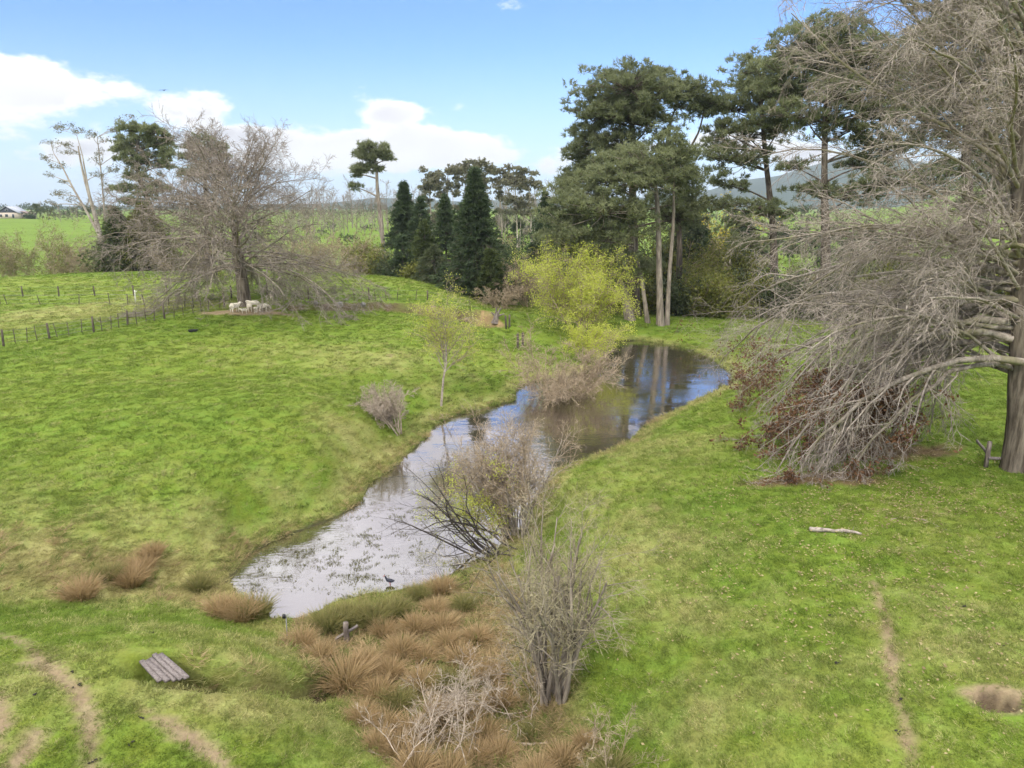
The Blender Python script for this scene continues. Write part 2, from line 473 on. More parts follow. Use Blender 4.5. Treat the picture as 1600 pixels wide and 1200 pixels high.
def bark_mat(name, ca, cb, scale=6.0, stretch=.18, bstr=.6, moss=None):
    m, b = new_mat(name)
    g = b.n('ShaderNodeNewGeometry')
    mp = b.n('ShaderNodeMapping'); b.put(mp.inputs[0], g.outputs['Position']); mp.inputs['Scale'].default_value = (1, 1, stretch)
    n1 = b.noise(mp.outputs[0], scale, 5, .6)
    n2 = b.noise(g.outputs['Position'], .9, 3, .5)
    col = b.mix(b.ss(n1, .35, .65), c4(ca), c4(cb))
    if moss is not None: col = b.mix(b.ss(n2, .5, .62, 0, .75), col, c4(moss))
    else: col = b.mix(b.ss(n2, .4, .7, 0, .35), col, c4(tuple(v * .7 for v in ca)))
    return finish(m, b, principled(b, col, .9, .15, bump(b, n1, bstr, .05)))
def plain_mat(name, col, rough=.8, spec=.3, var=.25, scale=8):
    m, b = new_mat(name)
    g = b.n('ShaderNodeNewGeometry')
    n1 = b.noise(g.outputs['Position'], scale, 4, .6)
    c = b.mix(n1, c4(tuple(v * (1 - var) for v in col)), c4(tuple(min(v * (1 + var), 1) for v in col)))
    return finish(m, b, principled(b, c, rough, spec, bump(b, n1, .3, .02)))
M = {}
M['pine'] = leaf_mat('pine_needles', (.165, .190, .090), (.325, .345, .178), .5)
M['pine2'] = leaf_mat('pine_needles_dark', (.142, .166, .082), (.285, .305, .158), .5)
M['fir'] = leaf_mat('fir_needles', (.040, .066, .032), (.115, .155, .068), .4)
M['cypress'] = leaf_mat('cypress_sprays', (.060, .085, .030), (.14, .17, .055), .4)
M['olive'] = leaf_mat('olive_yellow_sprays', (.085, .095, .022), (.20, .20, .045), .3)
M['euc'] = leaf_mat('eucalypt_leaves', (.14, .14, .085), (.27, .255, .155), .4)
M['willow'] = leaf_mat('willow_leaves', (.43, .49, .065), (.64, .66, .14), .5)
M['gorse'] = leaf_mat('gorse_sprays', (.12, .14, .03), (.27, .27, .065), .4)
M['shrubgreen'] = leaf_mat('shrub_leaves', (.065, .088, .042), (.16, .18, .088), .4)
M['yellow'] = leaf_mat('gorse_flowers', (.50, .38, .02), (.65, .52, .05), .2)
M['brownleaf'] = leaf_mat('dead_oak_leaves', (.10, .050, .028), (.22, .12, .06), .25)
M['rush'] = leaf_mat('rush_blades', (.12, .16, .035), (.48, .36, .17), .35)
M['rushbrown'] = leaf_mat('rush_blades_brown', (.25, .20, .08), (.53, .37, .205), .35)
M['bark'] = bark_mat('pine_bark', (.075, .058, .046), (.19, .155, .125), 5)
M['barkgrey'] = bark_mat('grey_bark', (.17, .14, .11), (.37, .315, .25), 5)
M['barkpale'] = bark_mat('pale_gum_bark', (.30, .25, .20), (.50, .44, .37), 3)
M['oakbark'] = bark_mat('oak_bark', (.075, .060, .045), (.24, .20, .155), 6, .12, 1.0)
M['limb'] = bark_mat('pale_oak_limbs', (.19, .16, .125), (.38, .33, .27), 7, .5, .4, moss=(.22, .20, .11))
M['twig'] = bark_mat('bare_twigs', (.24, .20, .165), (.46, .395, .33), 9, .6, .2)
M['twigwarm'] = bark_mat('warm_twigs', (.27, .205, .135), (.47, .38, .26), 9, .6, .2)
M['twiggrey'] = bark_mat('grey_brown_twigs', (.20, .165, .135), (.37, .315, .26), 9, .6, .2)
M['twigolive'] = bark_mat('olive_tan_twigs', (.25, .215, .13), (.44, .385, .245), 9, .6, .2)
M['twigpale'] = bark_mat('pale_dead_twigs', (.30, .24, .18), (.50, .42, .33), 9, .6, .2)
M['twigdark'] = bark_mat('dark_wet_branches', (.040, .034, .028), (.10, .085, .07), 9, .6, .2)
M['wood'] = bark_mat('weathered_wood', (.13, .105, .09), (.29, .245, .21), 9, .25, .5)
M['plank'] = bark_mat('grey_plank_wood', (.15, .125, .115), (.27, .235, .215), 22, 1.0, .3)
M['post'] = bark_mat('fence_post_wood', (.075, .06, .046), (.17, .14, .11), 9, .25, .4)
M['wire'] = plain_mat('fence_wire', (.22, .22, .21), .5, .5)

# ------------------------------------------------------------------ ground sheet
def axis(parts, lo_end, hi_end, g=1.13):
    xs = []
    for a, b, s in parts: xs += list(np.arange(a, b - 1e-6, s))
    xs.append(parts[-1][1])
    s = parts[-1][2]; v = xs[-1]
    while v < hi_end: s *= g; v += s; xs.append(v)
    s = parts[0][2]; v = xs[0]; lo = []
    while v > lo_end: s *= g; v -= s; lo.append(v)
    return np.array(lo[::-1] + xs)
gx = axis([(-46, -22, .5), (-22, 17, .2), (17, 46, .5)], -6500, 6500, 1.17)
gy = axis([(7, 28, .16), (28, 52, .45), (52, 70, .27), (70, 96, .5)], -400, 6500, 1.17)
X, Y = np.meshgrid(gx, gy)
Z = height(X, Y)
_exact = height
def height(x, y):
    """height of the ground sheet as built"""
    x, y = np.asarray(x, float), np.asarray(y, float)
    i = np.clip(np.searchsorted(gx, x) - 1, 0, len(gx) - 2); j = np.clip(np.searchsorted(gy, y) - 1, 0, len(gy) - 2)
    u = np.clip((x - gx[i]) / (gx[i + 1] - gx[i]), 0, 1); v = np.clip((y - gy[j]) / (gy[j + 1] - gy[j]), 0, 1)
    return (Z[j, i] * (1 - u) + Z[j, i + 1] * u) * (1 - v) + (Z[j + 1, i] * (1 - u) + Z[j + 1, i + 1] * u) * v
# ------------------------------------------------------------------ ground cover fields
def gz(px, py): return ground(px, py)[:2]
DRYSPOTS = [(gz(a, b), rx, ry, w) for a, b, rx, ry, w in [
    (60, 880, 5.5, 2.2, 1.15), (200, 900, 4.5, 1.9, 1.25), (300, 925, 3.2, 1.6, 1.25), (130, 820, 6, 3, .45), (380, 860, 3, 1.6, .6),
    (480, 800, 3, 1.5, .5), (280, 985, 3, .8, .55), (420, 1010, 2.0, .8, .6), (330, 1090, 2.2, .8, .6), (430, 1100, 1.5, .8, .5),
    (560, 1150, 2, 1.5, .6), (560, 700, 2.5, 2, .45), (1020, 850, 2.5, 5, .5), (1080, 960, 2.5, 2, .45), (920, 790, 1.5, 3, .5),
    (700, 620, 5, 2.5, .35), (600, 560, 9, 4, .35), (80, 490, 12, 6, .45), (250, 480, 8, 3, .35), (1130, 1080, 2, 2, .4),
    (1500, 1000, 3, 3, .35), (60, 1060, 2, 1, .4), (1030, 700, 3, 5, .35)]]
SWALE = np.array([gz(a, b) for a, b in [(450, 985), (520, 975), (640, 940), (740, 905), (790, 880), (850, 960), (905, 1080), (930, 1200),
                                        (640, 1200), (560, 1130), (500, 1085), (440, 1010)]])
LITTER = [(gz(a, b), rx, ry, w) for a, b, rx, ry, w in [(1290, 745, 3.0, .9, 1.0), (1420, 705, 2.4, 1.2, .9), (1210, 752, 1.8, .6, .8),
                                                       (1350, 690, 3, 2, .7), (1350, 752, 1.4, .7, .9), (1010, 790, 1, 2, .25)]]
DIRTSPOTS = [(gz(a, b), rx, ry, w) for a, b, rx, ry, w in [(370, 488, 3.0, 1.4, 1.0), (420, 489, 2.6, 1.0, .8), (330, 488, 1.5, .8, .7), (1545, 1100, .85, .28, 1.2),
                                                          (610, 556, .35, .35, .8), (40, 1040, .4, .3, .6), (0, 1130, .4, .5, .6), (1180, 715, .4, .3, .4)]]
def gauss(x, y, spots, nz):
    s = np.zeros(np.shape(x))
    for c, rx, ry, w in spots:
        s = np.maximum(s, w * np.exp(-(((x - c[0]) / rx) ** 2 + ((y - c[1]) / ry) ** 2)))
    return s
def fields(x, y):
    d = np.hypot(x, y)
    n1, n2, n3 = fbm(x, y, 7, 4, 101), fbm(x, y, 1.3, 4, 202), fbm(x, y, .35, 3, 303)
    sd = poly_sd(x, y, POND)
    dry = gauss(x, y, DRYSPOTS, None) * 1.0
    sw = poly_sd(x, y, SWALE)
    dry = np.maximum(dry, (1 - sst(sw, -.6, 1.0)) * .75)
    dry = np.maximum(dry, .5 * (1 - sst(np.abs(sd - .7), .2, 1.0)) * (d < 95))
    dry = np.clip(dry * (.55 + .9 * n2) + (n1 - .5) * .5 + (n2 - .5) * .30 + (n3 - .5) * .45 + .06, 0, 1)
    lush = np.clip((1 - n1) * 1.0 - .12 + (fbm(x, y, 1.2, 4, 404) - .5) * .55, 0, 1)
    dirt = gauss(x, y, DIRTSPOTS, None)
    dirt = np.where(dirt > 0.02, sst(dirt + (n2 - .5) * .5 + (n3 - .5) * .4, .35, .65), 0)
    for tr, w in [(TRACKR, .16)] + [(t, .19) for t in TRACKS_L]:
        dd, par, _ = line_sd(x, y, tr)
        ww = w * (1.0 + 1.5 * (n2 - .5)) * (.35 + .65 * sst(par, 0, .35))
        dirt = np.maximum(dirt, (1 - sst(dd + (n3 - .5) * .16, ww * .45, ww * 1.35)) * np.clip(.95 + (n2 - .5) * 1.6, .15, 1))
    dh = np.hypot((x - HOLE[0]) / 1.3, y - HOLE[1])
    dirt = np.maximum(dirt, 1 - sst(dh + (n3 - .5) * .2, .30, .48))
    dd, par, s = line_sd(x, y, BANK)
    bk = (1 - sst(np.abs(dd * s + (fbm(x, y, 1.1, 3, 77) - .5) * .9), .22, .50)) * (dd < 4) * np.clip(n2 * 2.2 - .30, 0, 1) * np.clip(n3 * 3.2 - .40, 0, 1) * (.7 + .3 * par)
    bank_soil = bk; bank_clay = bk * sst(par, .74, .88)
    dd, par, _ = line_sd(x, y, DITCH)
    sunken = (1 - sst(dd, .36, .60)) * sst(par, .02, .12) * np.clip(.5 + n3, 0, 1)  # mask of the ditch cut, joined below by the dug hole
    dh2 = np.hypot((x - HOLE[0]) / 1.3, y - HOLE[1]); sunken = np.maximum(sunken, 1 - sst(dh2 + (n3 - .5) * .06, .26, .36))
    mud = np.where(d < 95, 1 - sst(sd + (n3 - .5) * .3, .0, .28), 0)
    lit = gauss(x, y, LITTER, None)
    lit = np.where(lit > .02, sst(lit + (n2 - .5) * .7 + (n3 - .5) * .5, .30, .62), 0)
    return dry, lush, np.maximum(dirt, bank_soil), mud, lit, dirt, bank_soil, bank_clay, sunken
def cmix(a, b, t): return a * (1 - t[..., None]) + np.asarray(b, float) * t[..., None]
def ground_colour(x, y):
    dry, lush, _, mud, lit, dirt, bsoil, bclay, sunken = fields(x, y)
    c = np.broadcast_to(np.array([.180, .232, .034]), x.shape + (3,)).copy()
    c = cmix(c, (.112, .182, .022), lush)
    c = cmix(c, (.35, .315, .13), np.clip(dry * 1.05 - .12, 0, .92))
    d = np.hypot(x, y)
    c = cmix(c, (.14, .215, .035), sst(d, 90, 180) * .7)
    c = cmix(c, (.24, .165, .09), (1 - sst(poly_sd(x, y, SWALE), -.8, .5)) * np.clip(.05 + dry * .8, 0, .7))
    c = cmix(c, (.15, .088, .058), lit * .85)
    c = cmix(c, (.29, .215, .135), dirt * .92)
    c = cmix(c, (.135, .095, .060), np.clip(bsoil * 1.2, 0, .95))
    c = cmix(c, (.40, .28, .14), bclay * .9)
    c = cmix(c, (.085, .062, .040), sunken * .9)  # soil coloured darker inside the ditch and the dug hole
    c = cmix(c, (.050, .042, .026), mud * .9)
    return c

nx, ny = len(gx), len(gy)
idx = np.arange(nx * ny).reshape(ny, nx)
F = np.stack([idx[:-1, :-1], idx[:-1, 1:], idx[1:, 1:], idx[1:, :-1]], -1).reshape(-1, 4)
gm = raw_mesh('ground', np.stack([X, Y, Z], -1).reshape(-1, 3), [F], True)
gc = ground_colour(X, Y).reshape(-1, 3)
ca = gm.color_attributes.new('soil_and_grass', 'FLOAT_COLOR', 'POINT')
ca.data.foreach_set('color', np.c_[gc, np.ones(len(gc))].astype(np.float32).ravel())
m, b = new_mat('pasture')
ga = b.n('ShaderNodeAttribute', attribute_name='soil_and_grass')
g = b.n('ShaderNodeNewGeometry')
n1 = b.noise(g.outputs['Position'], 9, 5, .65)
n2 = b.noise(g.outputs['Position'], 1.6, 5, .6)
n3 = b.noise(g.outputs['Position'], .12, 4, .6)
hs = b.n('ShaderNodeHueSaturation'); b.put(hs.inputs['Color'], ga.outputs['Color'])
b.put(hs.inputs['Value'], b.m('ADD', b.m('ADD', b.ss(n1, .25, .75, .85, 1.15), b.ss(n2, .3, .7, -.08, .09)), b.ss(n3, .3, .7, -.1, .1)))
b.put(hs.inputs['Hue'], b.ss(n2, .3, .7, .488, .512))
hb = b.m('ADD', b.m('MULTIPLY', n1, .5), b.m('MULTIPLY', n2, .8))
gm.materials.append(finish(m, b, principled(b, hs.outputs[0], .95, .1, bump(b, hb, .9, .16))))
go = tag(add_obj('ground', gm), 'rolling green pasture with dry patches, worn stock tracks and bare soil', None, None, 'structure')

# ------------------------------------------------------------------ water
wm, b = new_mat('pond_water')
g = b.n('ShaderNodeNewGeometry')
mp = b.n('ShaderNodeMapping'); b.put(mp.inputs[0], g.outputs['Position']); mp.inputs['Scale'].default_value = (1.0, 1.7, 1)
r1 = b.noise(mp.outputs[0], 3.2, 3, .5); r2 = b.noise(mp.outputs[0], .35, 2, .5)
hgt = b.m('MULTIPLY', r1, b.ss(r2, .4, .62, .15, 1.0))
nrmw = bump(b, hgt, .22, .05)
gl = b.n('ShaderNodeBsdfGlossy'); gl.inputs['Roughness'].default_value = .03; gl.inputs['Color'].default_value = (.96, .93, .98, 1)
b.put(gl.inputs['Normal'], nrmw)
df = b.n('ShaderNodeBsdfDiffuse')
b.put(df.inputs[0], b.mix(b.ss(b.noise(g.outputs['Position'], .25, 3, .5), .4, .62), (.060, .048, .032, 1), (.062, .058, .024, 1)))
fr = b.n('ShaderNodeFresnel'); fr.inputs['IOR'].default_value = 1.9; b.put(fr.inputs['Normal'], nrmw)
fac = b.m('MINIMUM', b.m('MULTIPLY_ADD', fr.outputs[0], 1.15, .20), .92)
mx = b.n('ShaderNodeMixShader'); b.put(mx.inputs[0], fac)
wm.node_tree.links.new(df.outputs[0], mx.inputs[1]); wm.node_tree.links.new(gl.outputs[0], mx.inputs[2])
finish(wm, b, mx.outputs[0])
lo, hi = POND.min(0) - 2, POND.max(0) + 2
wx, wy = np.meshgrid(np.linspace(lo[0], hi[0], 40), np.linspace(lo[1], hi[1], 60))
inside = poly_sd(wx, wy, POND) < 2.2
wi = np.arange(wx.size).reshape(wx.shape)
wf = np.stack([wi[:-1, :-1], wi[:-1, 1:], wi[1:, 1:], wi[1:, :-1]], -1)
keep = inside[:-1, :-1] | inside[:-1, 1:] | inside[1:, 1:] | inside[1:, :-1]
water = add_obj('pond_water', raw_mesh('pond_water', np.stack([wx, wy, np.zeros_like(wx)], -1).reshape(-1, 3), [wf[keep]], True, None, [wm]))
tag(water, 'still brown pond reflecting cloud and trees', None, None, 'structure')

# ------------------------------------------------------------------ far mountains
def mountains(name, label, y0, y1, ridge, seed, mat):
    px = np.array([r[0] for r in ridge], float); el_ = np.array([math.tan(azel(a, c)[1]) for a, c in ridge])
    xs = np.linspace(-1.1, 1.3, 150); ys = np.linspace(y0, y1, 22)
    A, YY = np.meshgrid(xs, ys)
    XX = A * YY
    pk = np.interp(A, (px - 800) / FOC / math.cos(PITCH), el_)
    prof = np.sin(np.clip((YY - y0) / (y1 - y0), 0, 1) * math.pi) ** .8
    top = (np.maximum(pk, 0.001) * (y0 + y1) * .5 + CAM_Z)
    ZZ = top * prof * (.80 + .40 * fbm(XX, YY, (y1 - y0) * .25, 4, seed)) - 20 * (1 - prof)
    ii = np.arange(A.size).reshape(A.shape)
    f = np.stack([ii[:-1, :-1], ii[:-1, 1:], ii[1:, 1:], ii[1:, :-1]], -1).reshape(-1, 4)
    o = add_obj(name, raw_mesh(name, np.stack([XX, YY, ZZ], -1).reshape(-1, 3), [f], True, None, [mat]))
    return tag(o, label, None, None, 'structure')
M['bushhill'] = plain_mat('bush_clad_hills', (.035, .055, .032), .95, .1, .5, .004)
mountains('hills', 'forested blue mountain range on the skyline', 2600, 4200,
          [(-400, 318), (0, 322), (300, 322), (520, 318), (600, 309), (650, 312), (720, 316), (860, 312), (1000, 308), (1090, 297), (1130, 282), (1180, 272), (1240, 252),
           (1290, 232), (1340, 240), (1420, 250), (1520, 235), (1700, 240), (2100, 280)], 63, M['bushhill'])

# ------------------------------------------------------------------ trees
def smooth_line(pts, n):
    pts = np.asarray(pts, float)
    if len(pts) == 2: return pts[0] + (pts[1] - pts[0]) * np.linspace(0, 1, n)[:, None]
    s = np.linspace(0, len(pts) - 1, n); i = np.minimum(s.astype(int), len(pts) - 2); f = (s - i)[:, None]
    p0 = pts[np.maximum(i - 1, 0)]; p1 = pts[i]; p2 = pts[i + 1]; p3 = pts[np.minimum(i + 2, len(pts) - 1)]
    return .5 * ((2 * p1) + (-p0 + p2) * f + (2 * p0 - 5 * p1 + 4 * p2 - p3) * f ** 2 + (-p0 + 3 * p1 - 3 * p2 + p3) * f ** 3)
def trunk_geo(g, pts, r0, r1, n=12, k=9, flare=1.5, tint=.5):
    P = smooth_line(pts, n)
    t = np.linspace(0, 1, n)
    Rr = r0 * (1 - t) + r1 * t
    Rr[0] *= flare; Rr[1] *= 1 + (flare - 1) * .3
    Rr *= 1 + rng.normal(size=n) * .04
    V, F_ = tubes(P[None], Rr[None], k)
    g.add(V, [F_], tint)
    return P, Rr
def ell(n, c, r):
    v = nrm(rng.normal(size=(n, 3)))
    v[:, 2] = np.where(rng.random(n) < .62, np.abs(v[:, 2]), v[:, 2])
    s = rng.random((n, 1)) ** .42 * rng.uniform(.8, 1.22, (n, 1))
    return np.asarray(c) + v * s * np.asarray(r), v
def blob_tree(name, label, D, trunk, blobs, r0, r1=None, group=None, foliage='pine', bark='bark', dens=1.0, clump=.66,
              tuft_len=.46, tuft_w=.088, nb=8, per=14, limbr=.11, leafsize=.16, cat='tree', twigs=True, base=None, depth=.75, sag=.0,
              extra_trunks=(), flare=1.5, fat=1.0):
    """tree whose trunk runs through trunk pixels and whose crown fills ellipsoid clumps, all at depth D"""
    pm = ppm(D)
    tp = []
    for i, q in enumerate(trunk):
        p = at(q[0], q[1], D + (q[2] if len(q) > 2 else 0))
        tp.append(p)
    tp[0] = np.array([tp[0][0], tp[0][1], hz1(tp[0][0], tp[0][1]) - .15]) if base is None else np.asarray(base, float)
    org = tp[0].copy(); org[2] += .15
    root = empty(name, org, label, cat, group)
    g = Geo()
    P, Rr = trunk_geo(g, tp, r0, r1 or r0 * .3, 14, 9, flare)
    trunks = [(P, Rr)]
    for et, e0, e1 in extra_trunks:
        ep = [at(q[0], q[1], D + (q[2] if len(q) > 2 else 0)) for q in et]
        if e0 < 0: e0 = -e0
        else: ep[0][2] = hz1(ep[0][0], ep[0][1]) - .15
        trunks.append(trunk_geo(g, ep, e0, e1, 12, 8, 1.35))
    fol = Geo()
    allP = np.concatenate([t[0] for t in trunks]); allR = np.concatenate([t[1] for t in trunks])
    for bl in blobs:
        bx, by, rx, ry = bl[0], bl[1], bl[2] * fat, bl[3] * fat
        dd = bl[4] if len(bl) > 4 else rng.uniform(-.5, .5) * rx / pm * 1.2
        c = at(bx, by, D + dd)
        r = np.array([rx / pm, rx / pm * depth, ry / pm])
        # limb from the trunk into the clump
        low = allP[:, 2] < c[2] - .15 * abs(r[2])
        sc = np.linalg.norm(allP - c, axis=1) + np.where(low, 0, 6) + np.maximum(0, (c[2] - allP[:, 2]) - 9) * .5
        j = int(np.argmin(sc)); s0 = allP[j]
        L = np.linalg.norm(c - s0)
        if L > .6:
            mid = (s0 + c) / 2 + np.array([rng.normal() * .08 * L, rng.normal() * .08 * L, .04 * L])
            lp = smooth_line([s0, mid, c], 7)
            lr = np.linspace(min(allR[j] * .6, limbr * (1 + L * .05)), .035, 7)
            V, F_ = tubes(lp[None], lr[None], 6); g.add(V, [F_])
        area = math.pi * r[0] * r[2]
        ncl = max(4, int(area * 1.8 * dens / (clump / .62) ** 2))
        cc, cv = ell(ncl, c, r)
        if twigs:
            st = c + (cc - c) * .12 + rng.normal(size=cc.shape) * .1
            md = (st + cc) / 2 + rng.normal(size=cc.shape) * .18 - np.array([0, 0, sag])
            TP = np.stack([st, md, cc], 1)
            V, F_ = tubes(TP, np.broadcast_to(np.array([.05, .035, .018]), (ncl, 3)), 3); g.add(V, [F_])
        ctint = rng.random(ncl) * .55
        off = nrm(rng.normal(size=(ncl, per, 3))); off[..., 2] = np.abs(off[..., 2]) * 1.0 - .25
        sz = clump * rng.uniform(.7, 1.25, (ncl, 1, 1))
        pos = (cc[:, None] + off * sz * rng.uniform(.45, 1.0, (ncl, per, 1))).reshape(-1, 3)
        ti = (ctint[:, None] + rng.random((ncl, per)) * .45).ravel()
        if leafsize and foliage in ('euc', 'shrubgreen'):
            pos = np.repeat(pos, 3, 0) + rng.normal(size=(len(pos) * 3, 3)) * .16
            V, F_, T = leaves(pos, leafsize * 1.6, np.repeat(ti, 3), asp=.4)
        else:
            V, F_, T = tufts(pos, (off + np.array([0, 0, .5])).reshape(-1, 3), nb, tuft_len, tuft_w, .75, ti)
        fol.add(V, [F_], T)
    g.obj('trunk', M[bark], root, org, True)
    fol.obj('crown', M[foliage], root, org)['kind'] = 'stuff'
    return root

# --- stand of tall pines behind the pond
blob_tree('pine_tree', 'tall pine with domed top and dark trunk, behind the yellow-green willow', 82,
          [(988, 500), (990, 400), (988, 320), (990, 230), (986, 165)],
          [(985, 140, 62, 26), (960, 165, 50, 28), (1010, 160, 50, 24), (935, 185, 34, 26), (975, 190, 60, 26), (930, 222, 34, 26), (955, 235, 44, 26),
           (915, 255, 28, 22), (905, 282, 28, 20), (925, 285, 36, 22), (1010, 195, 40, 20), (1000, 130, 40, 18), (1025, 275, 50, 30, 3), (1050, 345, 45, 32, 4), (1075, 320, 30, 30, 4)],
          .75, .16, 'pines standing round the pond', 'pine2', fat=1.3, dens=1.15)
blob_tree('pine_tree', 'broad low-crowned pine with two pale bare trunks at the head of the pond', 75,
          [(1032, 509), (1030, 420), (1028, 340), (1024, 292), (1012, 255)],
          [(1005, 258, 60, 26, -1), (950, 285, 52, 28, -2), (1000, 292, 50, 30, -3), (905, 320, 44, 28, -1), (945, 335, 52, 32, -3), (880, 352, 38, 28), (900, 385, 44, 28, -2),
           (950, 378, 42, 28, -2), (1055, 250, 36, 24), (1072, 282, 30, 26), (1045, 292, 36, 24, 2), (985, 345, 36, 26, -1), (870, 380, 28, 22, 1), (925, 412, 34, 16, -1), (975, 410, 30, 16, 1),
           (960, 428, 40, 15, 1), (910, 432, 34, 13, 0), (1000, 422, 34, 14, 2), (1040, 225, 24, 18), (890, 300, 26, 18, 2), (965, 255, 30, 18, 1)],
          .36, .16, 'pines standing round the pond', 'pine', 'barkgrey', fat=1.15, dens=1.35,
          extra_trunks=[([(1042, 509, .6), (1046, 430, .6), (1052, 350, .6), (1053, 285, .6)], .27, .12), ([(1012, 508, 1), (1003, 440, 1), (990, 380, 1), (1000, 320, 1)], .26, .12),
                        ([(984, 505, 2), (975, 455, 2), (962, 432, 2), (955, 420, 2)], .52, .25)])
blob_tree('pine_tree', 'slender fork-topped pine with open upper limbs between the domed pine and its neighbour', 86,
          [(1060, 470), (1062, 380), (1055, 300), (1045, 215), (1053, 175)],
          [(1055, 142, 26, 18), (1078, 148, 30, 18), (1105, 160, 26, 18), (1095, 172, 30, 14), (1060, 165, 22, 14), (1118, 172, 16, 12)],
          .42, .10, 'pines standing round the pond', 'pine2', fat=1.3, dens=1.2, limbr=.14,
          extra_trunks=[([(1056, 300), (1075, 240), (1092, 205), (1100, 172)], -.20, .07)])
blob_tree('pine_tree', 'pine with straight dark trunk and hanging lower boughs, standing above the green gap', 86,
          [(1213, 450), (1209, 380), (1203, 310), (1196, 245), (1188, 150), (1186, 110)],
          [(1185, 112, 34, 20), (1168, 140, 30, 20), (1205, 140, 36, 22), (1150, 175, 34, 20), (1190, 175, 40, 22), (1135, 208, 30, 18), (1170, 215, 40, 20), (1215, 205, 32, 20),
           (1130, 250, 34, 18), (1170, 255, 34, 16), (1115, 230, 18, 14), (1140, 290, 30, 13), (1125, 325, 28, 12), (1180, 325, 34, 12), (1150, 350, 26, 12), (1215, 335, 24, 10), (1170, 385, 26, 14)],
          .50, .12, 'pines standing round the pond', 'pine', fat=1.40, dens=.95)
blob_tree('pine_tree', 'huge round-crowned pine with reddish trunk half veiled by the bare oak', 80,
          [(1292, 470), (1290, 380), (1288, 300), (1289, 200), (1292, 110)],
          [(1285, 60, 46, 24), (1250, 85, 36, 26), (1320, 75, 46, 28), (1230, 118, 34, 24), (1275, 105, 50, 28), (1325, 118, 46, 28), (1215, 150, 30, 20), (1255, 150, 44, 24), (1300, 155, 50, 24),
           (1360, 95, 46, 30), (1375, 140, 46, 28), (1345, 170, 46, 24), (1235, 182, 34, 18), (1385, 185, 46, 26), (1330, 205, 40, 20), (1265, 195, 34, 16), (1410, 110, 36, 28), (1420, 160, 36, 26),
           (1360, 230, 36, 16), (1400, 240, 40, 22), (1345, 262, 30, 14), (1265, 300, 34, 12), (1250, 265, 26, 10), (1330, 310, 36, 18), (1390, 290, 40, 22)],
          .62, .14, 'pines standing round the pond', 'pine', fat=1.40, dens=1.05)
blob_tree('pine_tree', 'towering pine running out of the top corner behind the bare oak', 70,
          [(1520, 480), (1515, 380), (1510, 250), (1515, 120), (1520, -20)],
          [(1480, 20, 44, 30), (1530, 0, 50, 34), (1580, 30, 50, 34), (1470, 70, 40, 28), (1520, 70, 56, 34), (1575, 90, 50, 34), (1450, 115, 40, 24), (1500, 125, 50, 28), (1560, 145, 56, 30),
           (1470, 165, 46, 24), (1530, 185, 56, 28), (1590, 200, 46, 30), (1480, 215, 44, 24), (1560, 245, 56, 26), (1510, 270, 46, 20), (1440, 180, 30, 18), (1590, 290, 40, 26), (1600, 130, 40, 30), (1460, 290, 40, 22), (1540, 325, 44, 24)],
          .68, .2, 'pines standing round the pond', 'pine', fat=1.40, dens=.95)
# --- lone and left-hand pines
blob_tree('pine_tree', 'lone flat-topped pine with long bare trunk between the bare tree and the firs', 122,
          [(601, 412), (597, 360), (590, 300), (588, 260), (583, 240)],
          [(583, 232, 20, 10), (600, 243, 16, 9), (566, 243, 18, 9), (583, 248, 26, 9), (560, 265, 15, 9), (578, 262, 16, 8), (606, 250, 9, 6), (553, 292, 11, 6), (556, 272, 10, 7), (598, 266, 10, 4)],
          .42, .16, None, 'pine2', 'barkgrey', dens=1.6, clump=.7, tuft_w=.13, tuft_len=.6, limbr=.2)
blob_tree('pine_tree', 'dark umbrella pine rising behind the leaning gum tree', 128,
          [(252, 410), (240, 340), (222, 290), (214, 250), (216, 215)],
          [(205, 205, 24, 12), (235, 208, 28, 14), (215, 225, 36, 14), (250, 228, 26, 14), (196, 235, 24, 12), (230, 245, 34, 12), (262, 245, 18, 12), (205, 258, 26, 12), (245, 262, 26, 12), (262, 222, 14, 9), (215, 282, 24, 12), (195, 300, 22, 14), (240, 300, 26, 16), (212, 320, 26, 14)],
          .55, .2, None, 'pine', 'bark', dens=1.3, clump=.75, tuft_w=.13, tuft_len=.6, limbr=.18)
blob_tree('pine_tree', 'small pine top showing just above the wide bare tree', 140,
          [(322, 410), (322, 330), (320, 260), (320, 225)],
          [(320, 218, 20, 8), (305, 232, 18, 9), (335, 232, 18, 10), (320, 242, 26, 9), (345, 248, 14, 9), (295, 250, 18, 8), (330, 265, 26, 12), (300, 275, 22, 12)],
          .5, .2, None, 'pine2', 'bark', dens=1.3, clump=.75, tuft_w=.13, tuft_len=.6)
